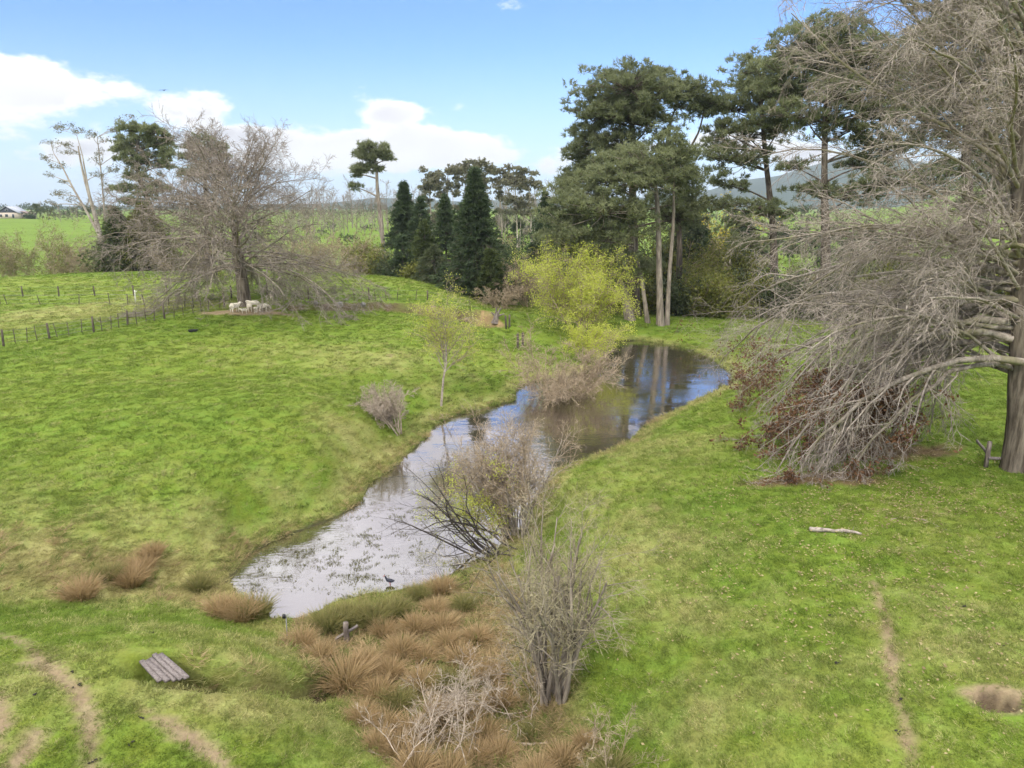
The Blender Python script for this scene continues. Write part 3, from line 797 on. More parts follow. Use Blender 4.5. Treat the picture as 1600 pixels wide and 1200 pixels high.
# --- gums
blob_tree('gum_tree', 'leaning pale-barked gum tree with sparse leaf tufts, far side of paddock crest', 130,
          [(172, 412), (158, 372), (148, 335), (138, 300), (128, 262), (122, 228)],
          [(90, 202, 16, 6), (108, 200, 14, 6), (124, 208, 12, 7), (80, 225, 14, 6), (100, 228, 18, 6), (70, 248, 12, 7), (88, 262, 18, 6), (104, 240, 14, 6), (146, 215, 8, 8), (100, 285, 12, 5), (84, 275, 12, 4),
           (150, 210, 10, 5), (170, 205, 10, 4), (165, 220, 9, 5), (182, 206, 8, 4), (160, 240, 12, 6), (150, 252, 12, 6), (175, 268, 16, 9), (185, 240, 12, 7), (94, 305, 18, 8), (84, 320, 14, 7), (110, 312, 14, 6), (150, 275, 14, 6), (170, 295, 16, 9), (190, 190, 9, 4), (204, 184, 9, 4)],
          .5, .1, None, 'euc', 'barkpale', dens=.9, clump=.6, leafsize=.2, per=7, limbr=.13,
          extra_trunks=[([(158, 372), (132, 325), (112, 290), (98, 262), (84, 240)], -.26, .07), ([(168, 400, 1), (164, 340, 1), (158, 270, 1), (152, 215, 1)], .24, .06), ([(140, 305), (132, 262), (128, 240), (120, 212)], -.16, .05)])
gums = [(672, 268, 'leftmost dark-crowned gum in the row behind the firs', 16), (700, 262, 'gum tree with dense rounded crown just left of the tall fir tip', 18), (728, 258, 'tall gum tree right behind the tall fir tip', 18),
        (752, 254, 'highest gum of the row, directly above the tall fir', 17), (782, 258, 'pale-stemmed gum to the right of the tall fir', 16), (806, 264, 'slim gum with white stems, second from the end of the row', 14),
        (828, 268, 'open-crowned gum at the right end of the row', 15)]
for i, (gx_, gy_, lab, w_) in enumerate(gums):
    bl = [(gx_ + rng.uniform(-1.0, 1.0) * w_, gy_ + rng.uniform(0, 30) , w_ * rng.uniform(.35, .6), rng.uniform(4, 7)) for _ in range(13)]
    bl += [(gx_ + rng.uniform(-1.0, 1.0) * w_, gy_ + rng.uniform(26, 95 if i < 4 else 75), w_ * rng.uniform(.35, .6), rng.uniform(5, 8)) for _ in range(14 if i < 4 else 9)]
    blob_tree('gum_tree', lab, 205 + rng.uniform(-14, 14), [(gx_ + 3, 362), (gx_ + 1, 330), (gx_ - 1, 295), (gx_, gy_ + 8)], bl, .26, .08, 'row of gum trees beyond the gully',
              'euc', 'barkpale', dens=1.7, clump=1.0, leafsize=.5, per=10, limbr=.14, extra_trunks=[([(gx_ + 6, 362), (gx_ + 8, 330), (gx_ + 7, 290)], .14, .05)])

# --- firs and cypresses in the dip
def conifer(name, label, px, base_py, top_py, halfw, D, foliage='fir', bare=.0, shape=1.0, group=None, dens=1.0, round_=0.0):
    b0 = at(px, base_py, D); b0[2] = min(b0[2], hz1(b0[0], b0[1]) + .3)
    top = at(px, top_py, D)
    H = top[2] - b0[2]; Rm = 1.12 * halfw / ppm(D)
    root = empty(name, b0, label, 'tree', group)
    g = Geo()
    trunk_geo(g, [b0 - np.array([0, 0, .3]), b0 + np.array([0.05, 0, H * .5]), top - np.array([0, 0, .2])], max(.16, H * .018), .03, 10, 7)
    fol = Geo()
    nb_ = int(H * Rm * 15 * dens)
    h = bare + (1 - bare) * rng.random(nb_) ** 1.25
    K = max(8, H / .75); h = np.clip((np.round(h * K) + rng.normal(size=nb_) * .16) / K, bare, 1)      # boughs in whorls
    t = (h - bare) / (1 - bare)
    prof = (1 - t) ** shape * (1 - round_) + round_ * np.sqrt(np.clip(1 - (2 * t - .75) ** 2 / 1.6, 0, 1)) * (1 - t ** 3)
    prof *= (.35 + .65 * sst(t, -.02, .10)) * (1 - .35 * sst(t, .8, 1.0))
    a = rng.random(nb_) * 2 * np.pi
    lob = .52 + .95 * fbm(np.cos(a) * 1.6 + px, np.sin(a) * 1.6 + h * H * .55, 1.0, 3, int(px)) + rng.normal(size=nb_) * .27
    Rr = Rm * prof * lob + .12
    d = np.stack([np.cos(a), np.sin(a), rng.normal(size=nb_) * .06 - .20], 1)
    st = b0 + np.array([0, 0, 1.0]) * (h * H)[:, None]
    tip = st + d * Rr[:, None]
    md = (st + tip) / 2 + np.array([0, 0, .08]) * Rr[:, None]
    V, F_ = ribbons(np.stack([st, md, tip], 1), np.broadcast_to(np.array([.035, .025, .01]), (nb_, 3))); g.add(V, [F_])
    per = 6
    u = 1 - rng.random((nb_, per)) ** 1.6 * .75
    pos = st[:, None] * (1 - u[..., None]) + tip[:, None] * u[..., None] + rng.normal(size=(nb_, per, 3)) * np.array([.16, .16, .10])
    ti = (rng.random((nb_, 1)) * .5 + rng.random((nb_, per)) * .5).ravel()
    axs = np.repeat(d + np.array([0, 0, .25]), per, 0)
    V, F_, T = tufts(pos.reshape(-1, 3), axs, 6, .54, .14, .55, ti)
    fol.add(V, [F_], T)
    g.obj('trunk', M['bark'], root, b0, True)
    fol.obj('crown', M[foliage], root, b0)['kind'] = 'stuff'
    return root
conifer('fir_tree', 'tall dark spire-shaped fir standing at the corner of the paddock', 744, 466, 264, 54, 92, 'fir', shape=1.0, dens=1.25)
conifer('fir_tree', 'small olive fir leaning against the foot of the tall fir', 767, 458, 388, 20, 88, 'cypress', shape=.8, dens=1.5)
conifer('fir_tree', 'narrow spired fir with bare lower trunk beside the lone pine', 636, 436, 286, 25, 112, 'fir', bare=.42, shape=.95, dens=1.0)
conifer('cypress_tree', 'dark blunt-topped cypress between two spired firs', 660, 436, 308, 27, 108, 'fir', shape=.85, round_=.3, dens=.85)
conifer('cypress_tree', 'dark column cypress immediately left of the tall fir', 698, 446, 306, 25, 102, 'fir', shape=.75, round_=.45, dens=.9)
conifer('cypress_tree', 'short dark bushy cypress on the edge of the green crest', 630, 432, 368, 23, 104, 'fir', shape=.6, round_=.6, dens=1.0)
conifer('cypress_tree', 'pale green young conifer in front of the dark cypresses', 664, 436, 346, 19, 101, 'cypress', shape=.6, round_=.3, dens=1.2)
conifer('cypress_tree', 'low grey-green conifer at the edge of the crest under the column cypress', 680, 444, 385, 22, 97, 'shrubgreen', shape=.5, round_=.6, dens=1.2)
conifer('cypress_tree', 'dark green cypress with rounded crown behind the paddock crest, below the gum', 190, 414, 325, 32, 122, 'cypress', bare=.05, shape=.5, round_=.7, dens=1.3)
conifer('cypress_tree', 'yellow-topped cypress partly behind the wide bare tree', 232, 416, 320, 40, 124, 'olive', bare=.15, shape=.4, round_=.8, dens=1.1)
conifer('cypress_tree', 'dark conifer peeking out behind the left flank of the big pines', 852, 395, 302, 22, 110, 'fir', shape=.6, round_=.5, dens=1.2)
conifer('cypress_tree', 'dark evergreen at the foot of the pines beside the brown scrub', 845, 402, 350, 22, 104, 'fir', shape=.5, round_=.7, dens=1.3)
conifer('cypress_tree', 'dark evergreen in the shade behind the pale pine trunks', 1075, 420, 320, 36, 100, 'fir', shape=.5, round_=.7, dens=1.1)
conifer('cypress_tree', 'dark evergreen bush tree below the gorse flowers', 1160, 400, 330, 24, 108, 'fir', shape=.5, round_=.7, dens=1.1)

# --- bare spreading trees
def bare_tree(name, label, base, trunk, r0, limbs, lv, mats, given=()):
    root = empty(name, base, label, 'tree')
    g, tw = Geo(), Geo()
    TP, TR = trunk_geo(g, trunk, r0, r0 * .22, 16, 14, 1.22)
    LP, LR = [], []
    for (t, az_, el_, L, droop, w_) in limbs:
        p, tg, r = at_t(TP[None], TR[None], np.array([[t]]))
        p, r = p[0, 0], r[0, 0]
        d = np.array([math.sin(az_) * math.cos(el_), math.cos(az_) * math.cos(el_), math.sin(el_)])
        pts = [p]; n = 10
        for k in range(1, n):
            d = nrm(d + rng.normal(size=3) * w_ + np.array([0, 0, droop * (k / n) ** 1.0]))
            q = pts[-1] + d * L / (n - 1)
            gzv = hz1(q[0], q[1]) + .12
            if q[2] < gzv: q[2] = gzv; d[2] = abs(d[2]) * .1; d = nrm(d)
            pts.append(q)
        LP.append(pts); LR.append(np.linspace(min(r * .45, .0068 * L + .022), .02, n))
    for q in given:
        LP.append(list(q)); LR.append(np.linspace(rng.uniform(.10, .16), .02, 10))
    LP, LR = np.array(LP), np.array(LR)
    for q, r_ in zip(LP, LR):
        V, F_ = tubes(q[None], r_[None], 7)
        Geo().add(V, [F_]).obj('limb', M[mats[2]], root, base, True)
    P, Rr = LP, LR
    out = []
    for i, k in enumerate(lv):
        P, Rr = grow(P, Rr, **k)
        # nothing grows into the ground
        zz = height(P[..., 0], P[..., 1]) + .04
        P[..., 2] = np.maximum(P[..., 2], zz)
        V, F_ = tubes(P, Rr, 4 if i == 0 else 3) if i < len(lv) - 1 else ribbons(P, Rr)
        tw.add(V, [F_])
        out.append((P, Rr))
    g.obj('trunk', M[mats[0]], root, base, True)
    tw.obj('crown', M[mats[1]], root, base, True)['kind'] = 'stuff'
    return root, out
# wide bare tree with the sheep
bt = ground(383, 478)
lim = []
for i in range(76):
    t = .36 + .64 * rng.random() ** 1.25
    el0 = np.interp(t, [.36, .55, .8, 1], [.05, .28, .62, 1.10]) + rng.normal() * .16
    L = np.interp(t, [.3, .5, .8, 1], [11.5, 12.0, 9.2, 5.6]) * rng.uniform(.8, 1.08)
    lim.append((t, rng.random() * 2 * math.pi, el0, L, np.interp(t, [.3, .6, 1], [-.27, -.12, -.03]), .10))
bare_tree('bare_tree', 'wide domed bare tree sheltering the sheep on the paddock', bt,
          [bt - np.array([0, 0, .3]), bt + np.array([-.1, 0, 3]), bt + np.array([-.3, 0, 6]), bt + np.array([-.2, .2, 9.2])], .62, lim,
          [dict(m=11, t0=.2, t1=1, ang=(20, 60), length=.40, n=6, rr=.6, rmin=.016, droop=-.04, wig=.16, up=.10),
           dict(m=7, t0=.15, t1=1, ang=(20, 60), length=.50, n=4, rr=.6, rmin=.012, droop=-.05, wig=.2),
           dict(m=7, t0=.1, t1=1, ang=(20, 65), length=.7, n=2, rr=.6, rmin=.013, droop=-.05, wig=.25)], ('oakbark', 'twiggrey', 'barkgrey'))
# great oak at the right
bo = ground(1592, 732)
lim = []
casc = []
for (tx, ty, th, hh_) in [(1180, 700, .25, 4.6), (1212, 742, .1, 5.2), (1248, 752, .1, 4.4), (1285, 752, .1, 5.8), (1325, 750, .1, 4.0), (1200, 668, .8, 6.2), (1150, 640, 1.0, 5.4), (1240, 705, .3, 6.8), (1300, 722, .2, 7.4),
                          (1375, 722, .2, 4.8), (1115, 600, 1.2, 6.0), (1165, 570, 1.8, 7.0), (1262, 660, .9, 8.0), (1345, 692, .5, 6.4), (1225, 725, .2, 8.2), (1275, 738, .15, 6.6), (1190, 685, .4, 7.6), (1310, 740, .1, 8.6),
                          (1400, 640, .6, 5.0), (1130, 560, 2.4, 7.8), (1260, 745, .1, 9.4), (1420, 700, .3, 6.0), (1170, 610, 1.4, 9.0), (1335, 735, .1, 5.2), (1450, 690, .4, 7.4)]:
    e = ground(tx, ty); e = e + np.array([0, 0, th])
    st = np.array([bo[0] - hh_ * .14 + rng.normal() * .2, bo[1] + rng.normal() * .3, bo[2] + hh_])
    c1 = st + (e - st) * np.array([.45, .45, 0]) + np.array([0, rng.normal() * .5, rng.uniform(.3, 1.5)])
    c2 = st + (e - st) * np.array([.85, .85, .45]) + np.array([rng.normal() * .3, rng.normal() * .5, 0])
    u = np.linspace(0, 1, 10)[:, None]
    casc.append(st * (1 - u) ** 3 + 3 * c1 * u * (1 - u) ** 2 + 3 * c2 * u ** 2 * (1 - u) + e * u ** 3 + rng.normal(size=(10, 3)) * .10 * np.sin(u * math.pi))
for i in range(28):      # middle limbs
    lim.append((rng.uniform(.27, .55), R_(rng.choice([rng.uniform(215, 335), rng.uniform(0, 360)], p=[.7, .3])), rng.uniform(.12, .62), rng.uniform(6.5, 10.4), rng.uniform(-.15, -.05), .08))
for i in range(48):      # upper limbs
    lim.append((rng.uniform(.5, 1.0), R_(rng.choice([rng.uniform(200, 340), rng.uniform(0, 360)])), rng.uniform(.35, 1.25), rng.uniform(6.5, 10.5), rng.uniform(-.10, .0), .09))
oak, oaklv = bare_tree('oak_tree', 'great bare oak with sweeping branches trailing to the grass', bo,
          [bo - np.array([0, 0, .3]), bo + np.array([-.40, 0, 3]), bo + np.array([-1.2, .1, 8]), bo + np.array([-2.0, .2, 13]), bo + np.array([-2.3, .3, 18.5])], .58, lim,
          [dict(m=13, t0=.2, t1=1, ang=(14, 46), length=.34, n=7, rr=.5, rmin=.016, droop=-.07, wig=.12),
           dict(m=7, t0=.12, t1=1, ang=(20, 60), length=.46, n=4, rr=.6, rmin=.008, droop=-.12, wig=.2),
           dict(m=7, t0=.1, t1=1, ang=(20, 65), length=.65, n=2, rr=.6, rmin=.0068, droop=-.22, wig=.25)], ('oakbark', 'twig', 'limb'), casc)
# dead leaves still hanging low on the oak
P = oaklv[2][0].reshape(-1, 3)
hh = P[:, 2] - height(P[:, 0], P[:, 1])
m1 = (hh < 3.6) & (hh > .15) & (P[:, 1] > bo[1] - 2.6) & (P[:, 0] < bo[0] - 3.2) & (fbm(P[:, 0] + 3, P[:, 1] + P[:, 2] * .7, 2.1, 3, 71) > .505)
P = P[m1]
P = np.repeat(P, 3, 0) + rng.normal(size=(len(P) * 3, 3)) * .08
g = Geo(); V, F_, T = leaves(P, .17, asp=.5); g.add(V, [F_], T)
ol = g.obj('dead_leaves', M['brownleaf'], oak, bo); ol['kind'] = 'stuff'
print('oak leaves', len(P))

# ------------------------------------------------------------------ shrubs
def shrub(name, label, base, H, Wd, stems=9, l2=7, l3=6, twig='twigwarm', leaf=None, leaf_n=2, leaf_s=.14, stem_r=.05, lean=(0, 0), spread=1.0,
          droop=-.03, group=None, cat='shrub', l4=0, rmin=.009, side=None, len2=.42, up2=.12, t0=.25, stemmat=None, foliage_name='foliage'):
    base = np.asarray(base, float)
    root = empty(name, base, label, cat, group)
    a = rng.random(stems) * 2 * np.pi; s = np.sqrt(rng.random(stems)) * Wd / (2 * H) * spread
    d = np.stack([np.cos(a) * s + lean[0] / H, np.sin(a) * s + lean[1] / H, np.ones(stems)], 1)
    L = H * rng.uniform(.6, .92, stems) * np.sqrt(1 + s ** 2)
    p = base + np.stack([np.cos(a), np.sin(a), np.zeros(stems)], 1) * (rng.random((stems, 1)) * min(.12 * Wd, .5)) - np.array([0, 0, .1])
    d = nrm(d); pts = [p]; n = 7
    for k in range(1, n):
        d = nrm(d + rng.normal(size=d.shape) * .10)
        pts.append(pts[-1] + d * (L / (n - 1))[:, None])
    P = np.stack(pts, 1); Rr = stem_r * rng.uniform(.6, 1.2, (stems, 1)) * np.linspace(1, .3, n)[None]
    g, tw, lf = Geo(), Geo(), Geo()
    V, F_ = tubes(P, Rr, 6); g.add(V, [F_])
    P2, R2 = grow(P, Rr, l2, t0, 1, (18, 60), len2, 5, .6, rmin * 1.3, droop, .18, .35, up=up2)
    V, F_ = tubes(P2, R2, 3); g.add(V, [F_])
    P3, R3 = grow(P2, R2, l3, .15, 1, (18, 60), .55, 3, .6, rmin, droop, .22)
    lv = P3
    if l4:
        V, F_ = tubes(P3, R3, 3); tw.add(V, [F_])
        P3, R3 = grow(P3, R3, l4, .15, 1, (18, 60), .6, 2, .6, rmin * .8, droop, .25)
        lv = P3
    zz = height(P3[..., 0], P3[..., 1]) + .03
    P3[..., 2] = np.maximum(P3[..., 2], zz)
    V, F_ = ribbons(P3, R3); tw.add(V, [F_])
    g.obj('stem', M[stemmat or twig], root, base, True)
    tw.obj('twigs', M[twig], root, base, True)['kind'] = 'stuff'
    if leaf:
        pos = np.repeat(lv[:, 1:].reshape(-1, 3), leaf_n, 0)
        pos = pos + rng.normal(size=pos.shape) * leaf_s * 1.1
        V, F_, T = leaves(pos, leaf_s, asp=.5); lf.add(V, [F_], T)
        lf.obj(foliage_name, M[leaf], root, base)['kind'] = 'stuff'
    return root
def bush(label, px, py, top, hw, D, kind, group):
    b = at(px, py, D); b[2] = hz1(b[0], b[1]) - .05
    H = 1.1 * max(1.2, at(px, top, D)[2] - b[2]); Wd = 2.5 * hw / ppm(D)
    kw = dict(stems=10, l2=8, l3=8, rmin=.02, spread=1.5, leaf_s=.36, leaf_n=2, stem_r=.05)
    if kind == 'bare': kw.update(twig='twigwarm', l3=8, l4=4, stems=11, rmin=.023)
    if kind == 'pale': kw.update(twig='twigpale', l3=9, l4=2, stems=11)
    if kind == 'gorse': kw.update(twig='twigwarm', leaf='gorse', leaf_n=3)
    if kind == 'olive': kw.update(twig='twigwarm', leaf='gorse', leaf_n=2, leaf_s=.2, l4=3)
    if kind == 'dark': kw.update(twig='twigdark', leaf='shrubgreen', leaf_n=3)
    if kind == 'black': kw.update(twig='twigdark', leaf='fir', leaf_n=3)
    return shrub({'bare': 'bare_shrub', 'pale': 'bare_shrub'}.get(kind, 'shrub'), label, b, H, Wd, group=group, t0=.08, **kw)
ORD = ['first', 'second', 'third', 'fourth', 'fifth', 'sixth', 'seventh', 'eighth', 'ninth', 'tenth', 'eleventh', 'twelfth', 'thirteenth', 'fourteenth', 'fifteenth', 'sixteenth']
LOOK = {'bare': 'leafless brown shrub', 'pale': 'leafless pale shrub', 'gorse': 'olive green gorse bush', 'olive': 'thin olive-green bush', 'dark': 'dark green shrub', 'black': 'very dark evergreen shrub'}
def row(tail, group, items):
    cnt = {}
    for it in sorted(items, key=lambda i: i[0]):
        k = it[5]; n = cnt[k] = cnt.get(k, 0) + 1
        bush('%s %s, %s' % (ORD[n - 1], LOOK[k], tail), *it, group)
row('rightward along the far bank from the leaning grey trunk', 'thicket behind the far bank', [
    (920, 470, 352, 34, 95, 'dark'), (960, 470, 350, 34, 95, 'dark'), (1000, 470, 352, 32, 96, 'gorse'), (1036, 470, 345, 32, 97, 'dark'), (1082, 470, 352, 34, 98, 'gorse'), (965, 503, 430, 22, 86, 'dark'), (1000, 505, 448, 20, 84, 'gorse'), (1022, 500, 440, 20, 88, 'dark'), (1056, 505, 436, 20, 84, 'dark'), (1085, 507, 425, 30, 84, 'gorse'), (1118, 508, 438, 28, 83, 'gorse'),
    (1072, 480, 398, 30, 92, 'gorse'), (1150, 508, 432, 30, 84, 'gorse'), (1182, 508, 428, 27, 85, 'dark'), (1212, 508, 438, 28, 83, 'dark'), (1247, 508, 430, 30, 84, 'dark'), (1280, 508, 428, 30, 83, 'bare'),
    (1315, 510, 436, 34, 80, 'dark'), (1355, 508, 424, 34, 80, 'gorse'), (1402, 508, 420, 36, 80, 'dark'), (1452, 506, 420, 36, 80, 'gorse'), (1510, 504, 425, 40, 78, 'dark'), (1572, 504, 420, 40, 78, 'gorse')])
row('rightward on the slope behind the pale trunks', 'scrub on the slope behind the pines', [
    (1092, 420, 372, 32, 104, 'bare'), (1112, 450, 385, 32, 97, 'gorse'), (1142, 445, 382, 25, 100, 'dark'), (1300, 455, 392, 30, 100, 'dark'), (1165, 460, 400, 26, 97, 'gorse'), (1245, 468, 420, 24, 98, 'olive'), (1360, 450, 380, 40, 100, 'gorse'), (1440, 450, 370, 40, 100, 'dark')])
row('rightward in the hollow between fir and pines', 'scrub between the fir and the pines', [
    (782, 500, 448, 24, 84, 'bare'), (800, 478, 425, 28, 92, 'bare'), (825, 485, 405, 32, 90, 'bare'), (858, 475, 400, 30, 90, 'bare'), (806, 425, 376, 26, 108, 'black'), (832, 425, 368, 30, 112, 'bare'), (870, 500, 440, 26, 82, 'bare'), (872, 432, 392, 20, 98, 'gorse'), (905, 470, 410, 28, 90, 'dark'), (785, 402, 378, 22, 112, 'olive')])
row('rightward along the gully from bare tree to firs', 'scrub along the gully edge', [
    (478, 416, 372, 28, 116, 'bare'), (512, 416, 362, 30, 116, 'bare'), (545, 416, 370, 28, 114, 'bare'), (572, 420, 384, 22, 112, 'gorse'), (592, 430, 398, 18, 108, 'gorse'), (612, 436, 404, 16, 106, 'dark'), (655, 444, 414, 16, 100, 'gorse'), (710, 452, 418, 14, 97, 'bare'), (560, 420, 392, 24, 110, 'bare')])
row('rightward behind the paddock crest from the picture edge', 'scrub behind the paddock crest', [
    (-10, 413, 372, 34, 124, 'olive'), (24, 413, 367, 34, 124, 'olive'), (60, 413, 366, 34, 124, 'olive'), (98, 413, 372, 28, 124, 'olive'), (128, 414, 384, 24, 124, 'bare'), (150, 414, 388, 18, 122, 'bare'), (285, 418, 368, 34, 122, 'bare'), (330, 420, 366, 30, 122, 'bare'), (430, 420, 372, 34, 118, 'bare')])
# gorse in flower
b0 = at(1128, 345, 128); b0[2] = hz1(b0[0], b0[1])
gr = shrub('gorse_bush', 'gorse bush covered in yellow flowers between the two pines', b0, max(2.5, at(1128, 308, 128)[2] - b0[2]), 9, leaf='yellow', leaf_n=3, leaf_s=.3, spread=1.5, l3=6, rmin=.014, foliage_name='flowers')

# willows and bare shrubs by the water
p = ground(903, 528)
shrub('willow_tree', 'round yellow-green willow coming into leaf on the far bank', p, 8.9, 9.4, stems=13, l2=12, l3=9, l4=5, twig='twigwarm', leaf='willow', leaf_n=4, leaf_s=.165, stem_r=.10, spread=1.2, cat='tree', t0=.12, up2=.2)
p = ground(866, 560)
shrub('willow_tree', 'low yellow-green willow sapling at the water edge below the round willow', p + np.array([2.2, 0, 0]), 3.2, 6.5, stems=10, l2=9, l3=9, twig='twigwarm', leaf='willow', leaf_n=5, leaf_s=.13, spread=1.5, cat='tree', t0=.1)
p = ground(696, 637)
root = shrub('willow_tree', 'small slim-trunked willow with hazy new leaf at the bend of the bank', p, 7.2, 5.0, stems=1, l2=34, l3=11, l4=4, twig='twigwarm', leaf='willow', leaf_n=5, leaf_s=.09, stem_r=.13, spread=.12, lean=(.5, 0), cat='tree', t0=.38, stemmat='twig', len2=.52)
p = ground(866, 618)
shrub('bare_shrub', 'broad brown leafless shrub leaning over the middle of the pond', p, 4.4, 7.0, stems=28, l2=9, l3=8, l4=5, twig='twigwarm', stem_r=.045, spread=1.5, lean=(.6, -1.2), t0=.10, rmin=.014)
p = ground(622, 676)
shrub('bare_shrub', 'pale bushy leafless shrub on the left bank, leaning away from the water', p, 3.1, 3.0, stems=16, l2=10, l3=9, l4=6, twig='twigpale', stem_r=.045, spread=1.2, lean=(-1.6, .3), t0=.3, rmin=.0085)
p = ground(808, 838)
root = shrub('bare_shrub', 'many-stemmed leafless shrub standing at the pond edge beside the dark fallen boughs', p, 4.9, 4.8, stems=30, l2=10, l3=9, l4=4, twig='twigwarm', stem_r=.055, spread=.72, lean=(-.8, .2), t0=.30, rmin=.008, stemmat='twig')
p = ground(790, 850)
shrub('willow_shrub', 'wispy shrub with pale green buds overhanging the pond', p, 3.4, 4.0, stems=8, l2=8, l3=7, twig='twigwarm', leaf='willow', leaf_n=7, leaf_s=.075, stem_r=.03, spread=1.0, lean=(-2.6, .6), rmin=.005)
p = ground(862, 1092)
shrub('bare_shrub', 'grey many-stemmed leafless shrub in the swale nearest the camera', p, 4.9, 3.9, stems=22, l2=8, l3=9, l4=3, twig='twigolive', stem_r=.07, spread=.62, lean=(-.25, .0), t0=.35, rmin=.0045, stemmat='barkgrey')
p = ground(830, 1075)
shrub('bare_shrub', 'tangle of thin pale twigs beside the stems of the near grey shrub', p, 2.6, 2.6, stems=9, l2=7, l3=7, l4=2, twig='twigpale', stem_r=.016, spread=1.5, lean=(-1.0, .2), rmin=.004, droop=-.1)
# brush heaps
def heap(label, px, py, n, L, dirn, mat, seed_spread=.5, lift=.5, rad=(.018, .04), k2=7, k3=6):
    p = ground(px, py)
    root = empty('brush_heap', p, label, 'branches')
    st = p + rng.normal(size=(n, 3)) * np.array([seed_spread, seed_spread, .05]) + np.array([0, 0, .1])
    d = nrm(np.array(dirn)[None] + rng.normal(size=(n, 3)) * np.array([.5, .5, .25]))
    pts = [st]
    for k in range(6):
        d = nrm(d + rng.normal(size=d.shape) * .16 + np.array([0, 0, lift * (.5 - k / 6)]))
        pts.append(pts[-1] + d * (L / 6) * rng.uniform(.7, 1.2, (n, 1)))
    P = np.stack(pts, 1); P[..., 2] = np.maximum(P[..., 2], height(P[..., 0], P[..., 1]) + .04)
    Rr = rng.uniform(rad[0], rad[1], (n, 1)) * np.linspace(1, .3, 7)[None]
    g = Geo(); V, F_ = tubes(P, Rr, 5); g.add(V, [F_]); g.obj('branch', M[mat], root, p, True)['kind'] = 'stuff'
    tw = Geo()
    P2, R2 = grow(P, Rr, k2, .2, 1, (20, 65), .42, 5, .6, .005, -.05, .2)
    P2[..., 2] = np.maximum(P2[..., 2], height(P2[..., 0], P2[..., 1]) + .03)
    V, F_ = tubes(P2, R2, 3); tw.add(V, [F_])
    P3, R3 = grow(P2, R2, k3, .2, 1, (20, 65), .5, 2, .6, .0045, -.05, .2)
    P3[..., 2] = np.maximum(P3[..., 2], height(P3[..., 0], P3[..., 1]) + .02)
    V, F_ = ribbons(P3, R3); tw.add(V, [F_])
    tw.obj('twigs', M[mat], root, p, True)['kind'] = 'stuff'
    return root
heap('heap of bleached dead branches at the bottom edge of the swale', 672, 1192, 16, 2.0, (.2, .8, .12), 'twigpale', .45, .25, (.010, .026), 12, 10)
heap('dry straw-coloured brush at the bottom edge right of the bleached heap', 955, 1195, 10, 1.0, (-.1, .3, .8), 'twigwarm', .35, .3, (.006, .014), 9, 8)
heap('dark wet boughs dipping into the pond from the many-stemmed shrub', 780, 866, 14, 4.2, (-1, .05, .28), 'twigdark', .5, .55, (.025, .05))
heap('fallen grey boughs trailing from the wide bare tree beside the sheep', 428, 486, 12, 4.2, (.7, -.3, .25), 'twig', .7)
heap('dry stick litter at the foot of the near grey shrub', 800, 1120, 9, 1.4, (-.6, .1, .2), 'twigpale', .5, .2, (.008, .02), 8, 6)

# ------------------------------------------------------------------ rushes
def rush_mesh(name, n, H, R0, seed, mat, tk=1.0):
    a = rng.random(n) * 2 * np.pi; r = np.sqrt(rng.random(n)) * R0
    base = np.stack([np.cos(a) * r, np.sin(a) * r, np.full(n, -.05)], 1)
    out = np.stack([np.cos(a), np.sin(a), np.zeros(n)], 1)
    L = H * rng.uniform(.55, 1.1, n)[:, None]
    ln = (.15 + .55 * r / R0)[:, None] * rng.uniform(.5, 1.5, (n, 1))
    jit = rng.normal(size=(n, 3)) * .12
    d1 = nrm(np.array([0, 0, 1.0]) + out * ln * .6 + jit); d2 = nrm(np.array([0, 0, .75]) + out * ln * 1.5 + jit * 2)
    side = nrm(np.cross(d1, rng.normal(size=(n, 3)))) * .011
    m1 = base + d1 * L * .55; tip = m1 + d2 * L * .5
    V = np.stack([base - side, base + side, m1 - side * .8, m1 + side * .8, tip], 1).reshape(-1, 3)
    i = np.arange(n)[:, None] * 5
    rnd = rng.random(n)[:, None]
    T = np.clip(np.concatenate([rnd * .3, rnd * .3, rnd * .5 + .25, rnd * .5 + .25, rnd * .4 + .6], 1), 0, 1).ravel()
    return raw_mesh(name, V, [i + np.array([[0, 1, 3, 2]]), i + np.array([[2, 3, 4]])], False, T * tk, [mat])
RM = [rush_mesh('rush_blades', 620, .95, .34, k, M['rush'], .62) for k in range(4)] + [rush_mesh('rush_blades', 620, .9, .36, k, M['rushbrown']) for k in range(5)]
def rush(px, py, w, kind, label, group, tall=1.0):
    p = ground(px, py)
    s = w / ppm(np.linalg.norm(p - CAMP)) / 1.25
    o = add_obj('rush_clump', RM[kind if kind < 4 else 4 + (kind - 4) % 5], None, p)
    o.scale = (s, s, s * tall * .82); o.rotation_euler = (0, 0, rng.random() * 6.28)
    tag(o, label, 'rushes', group)
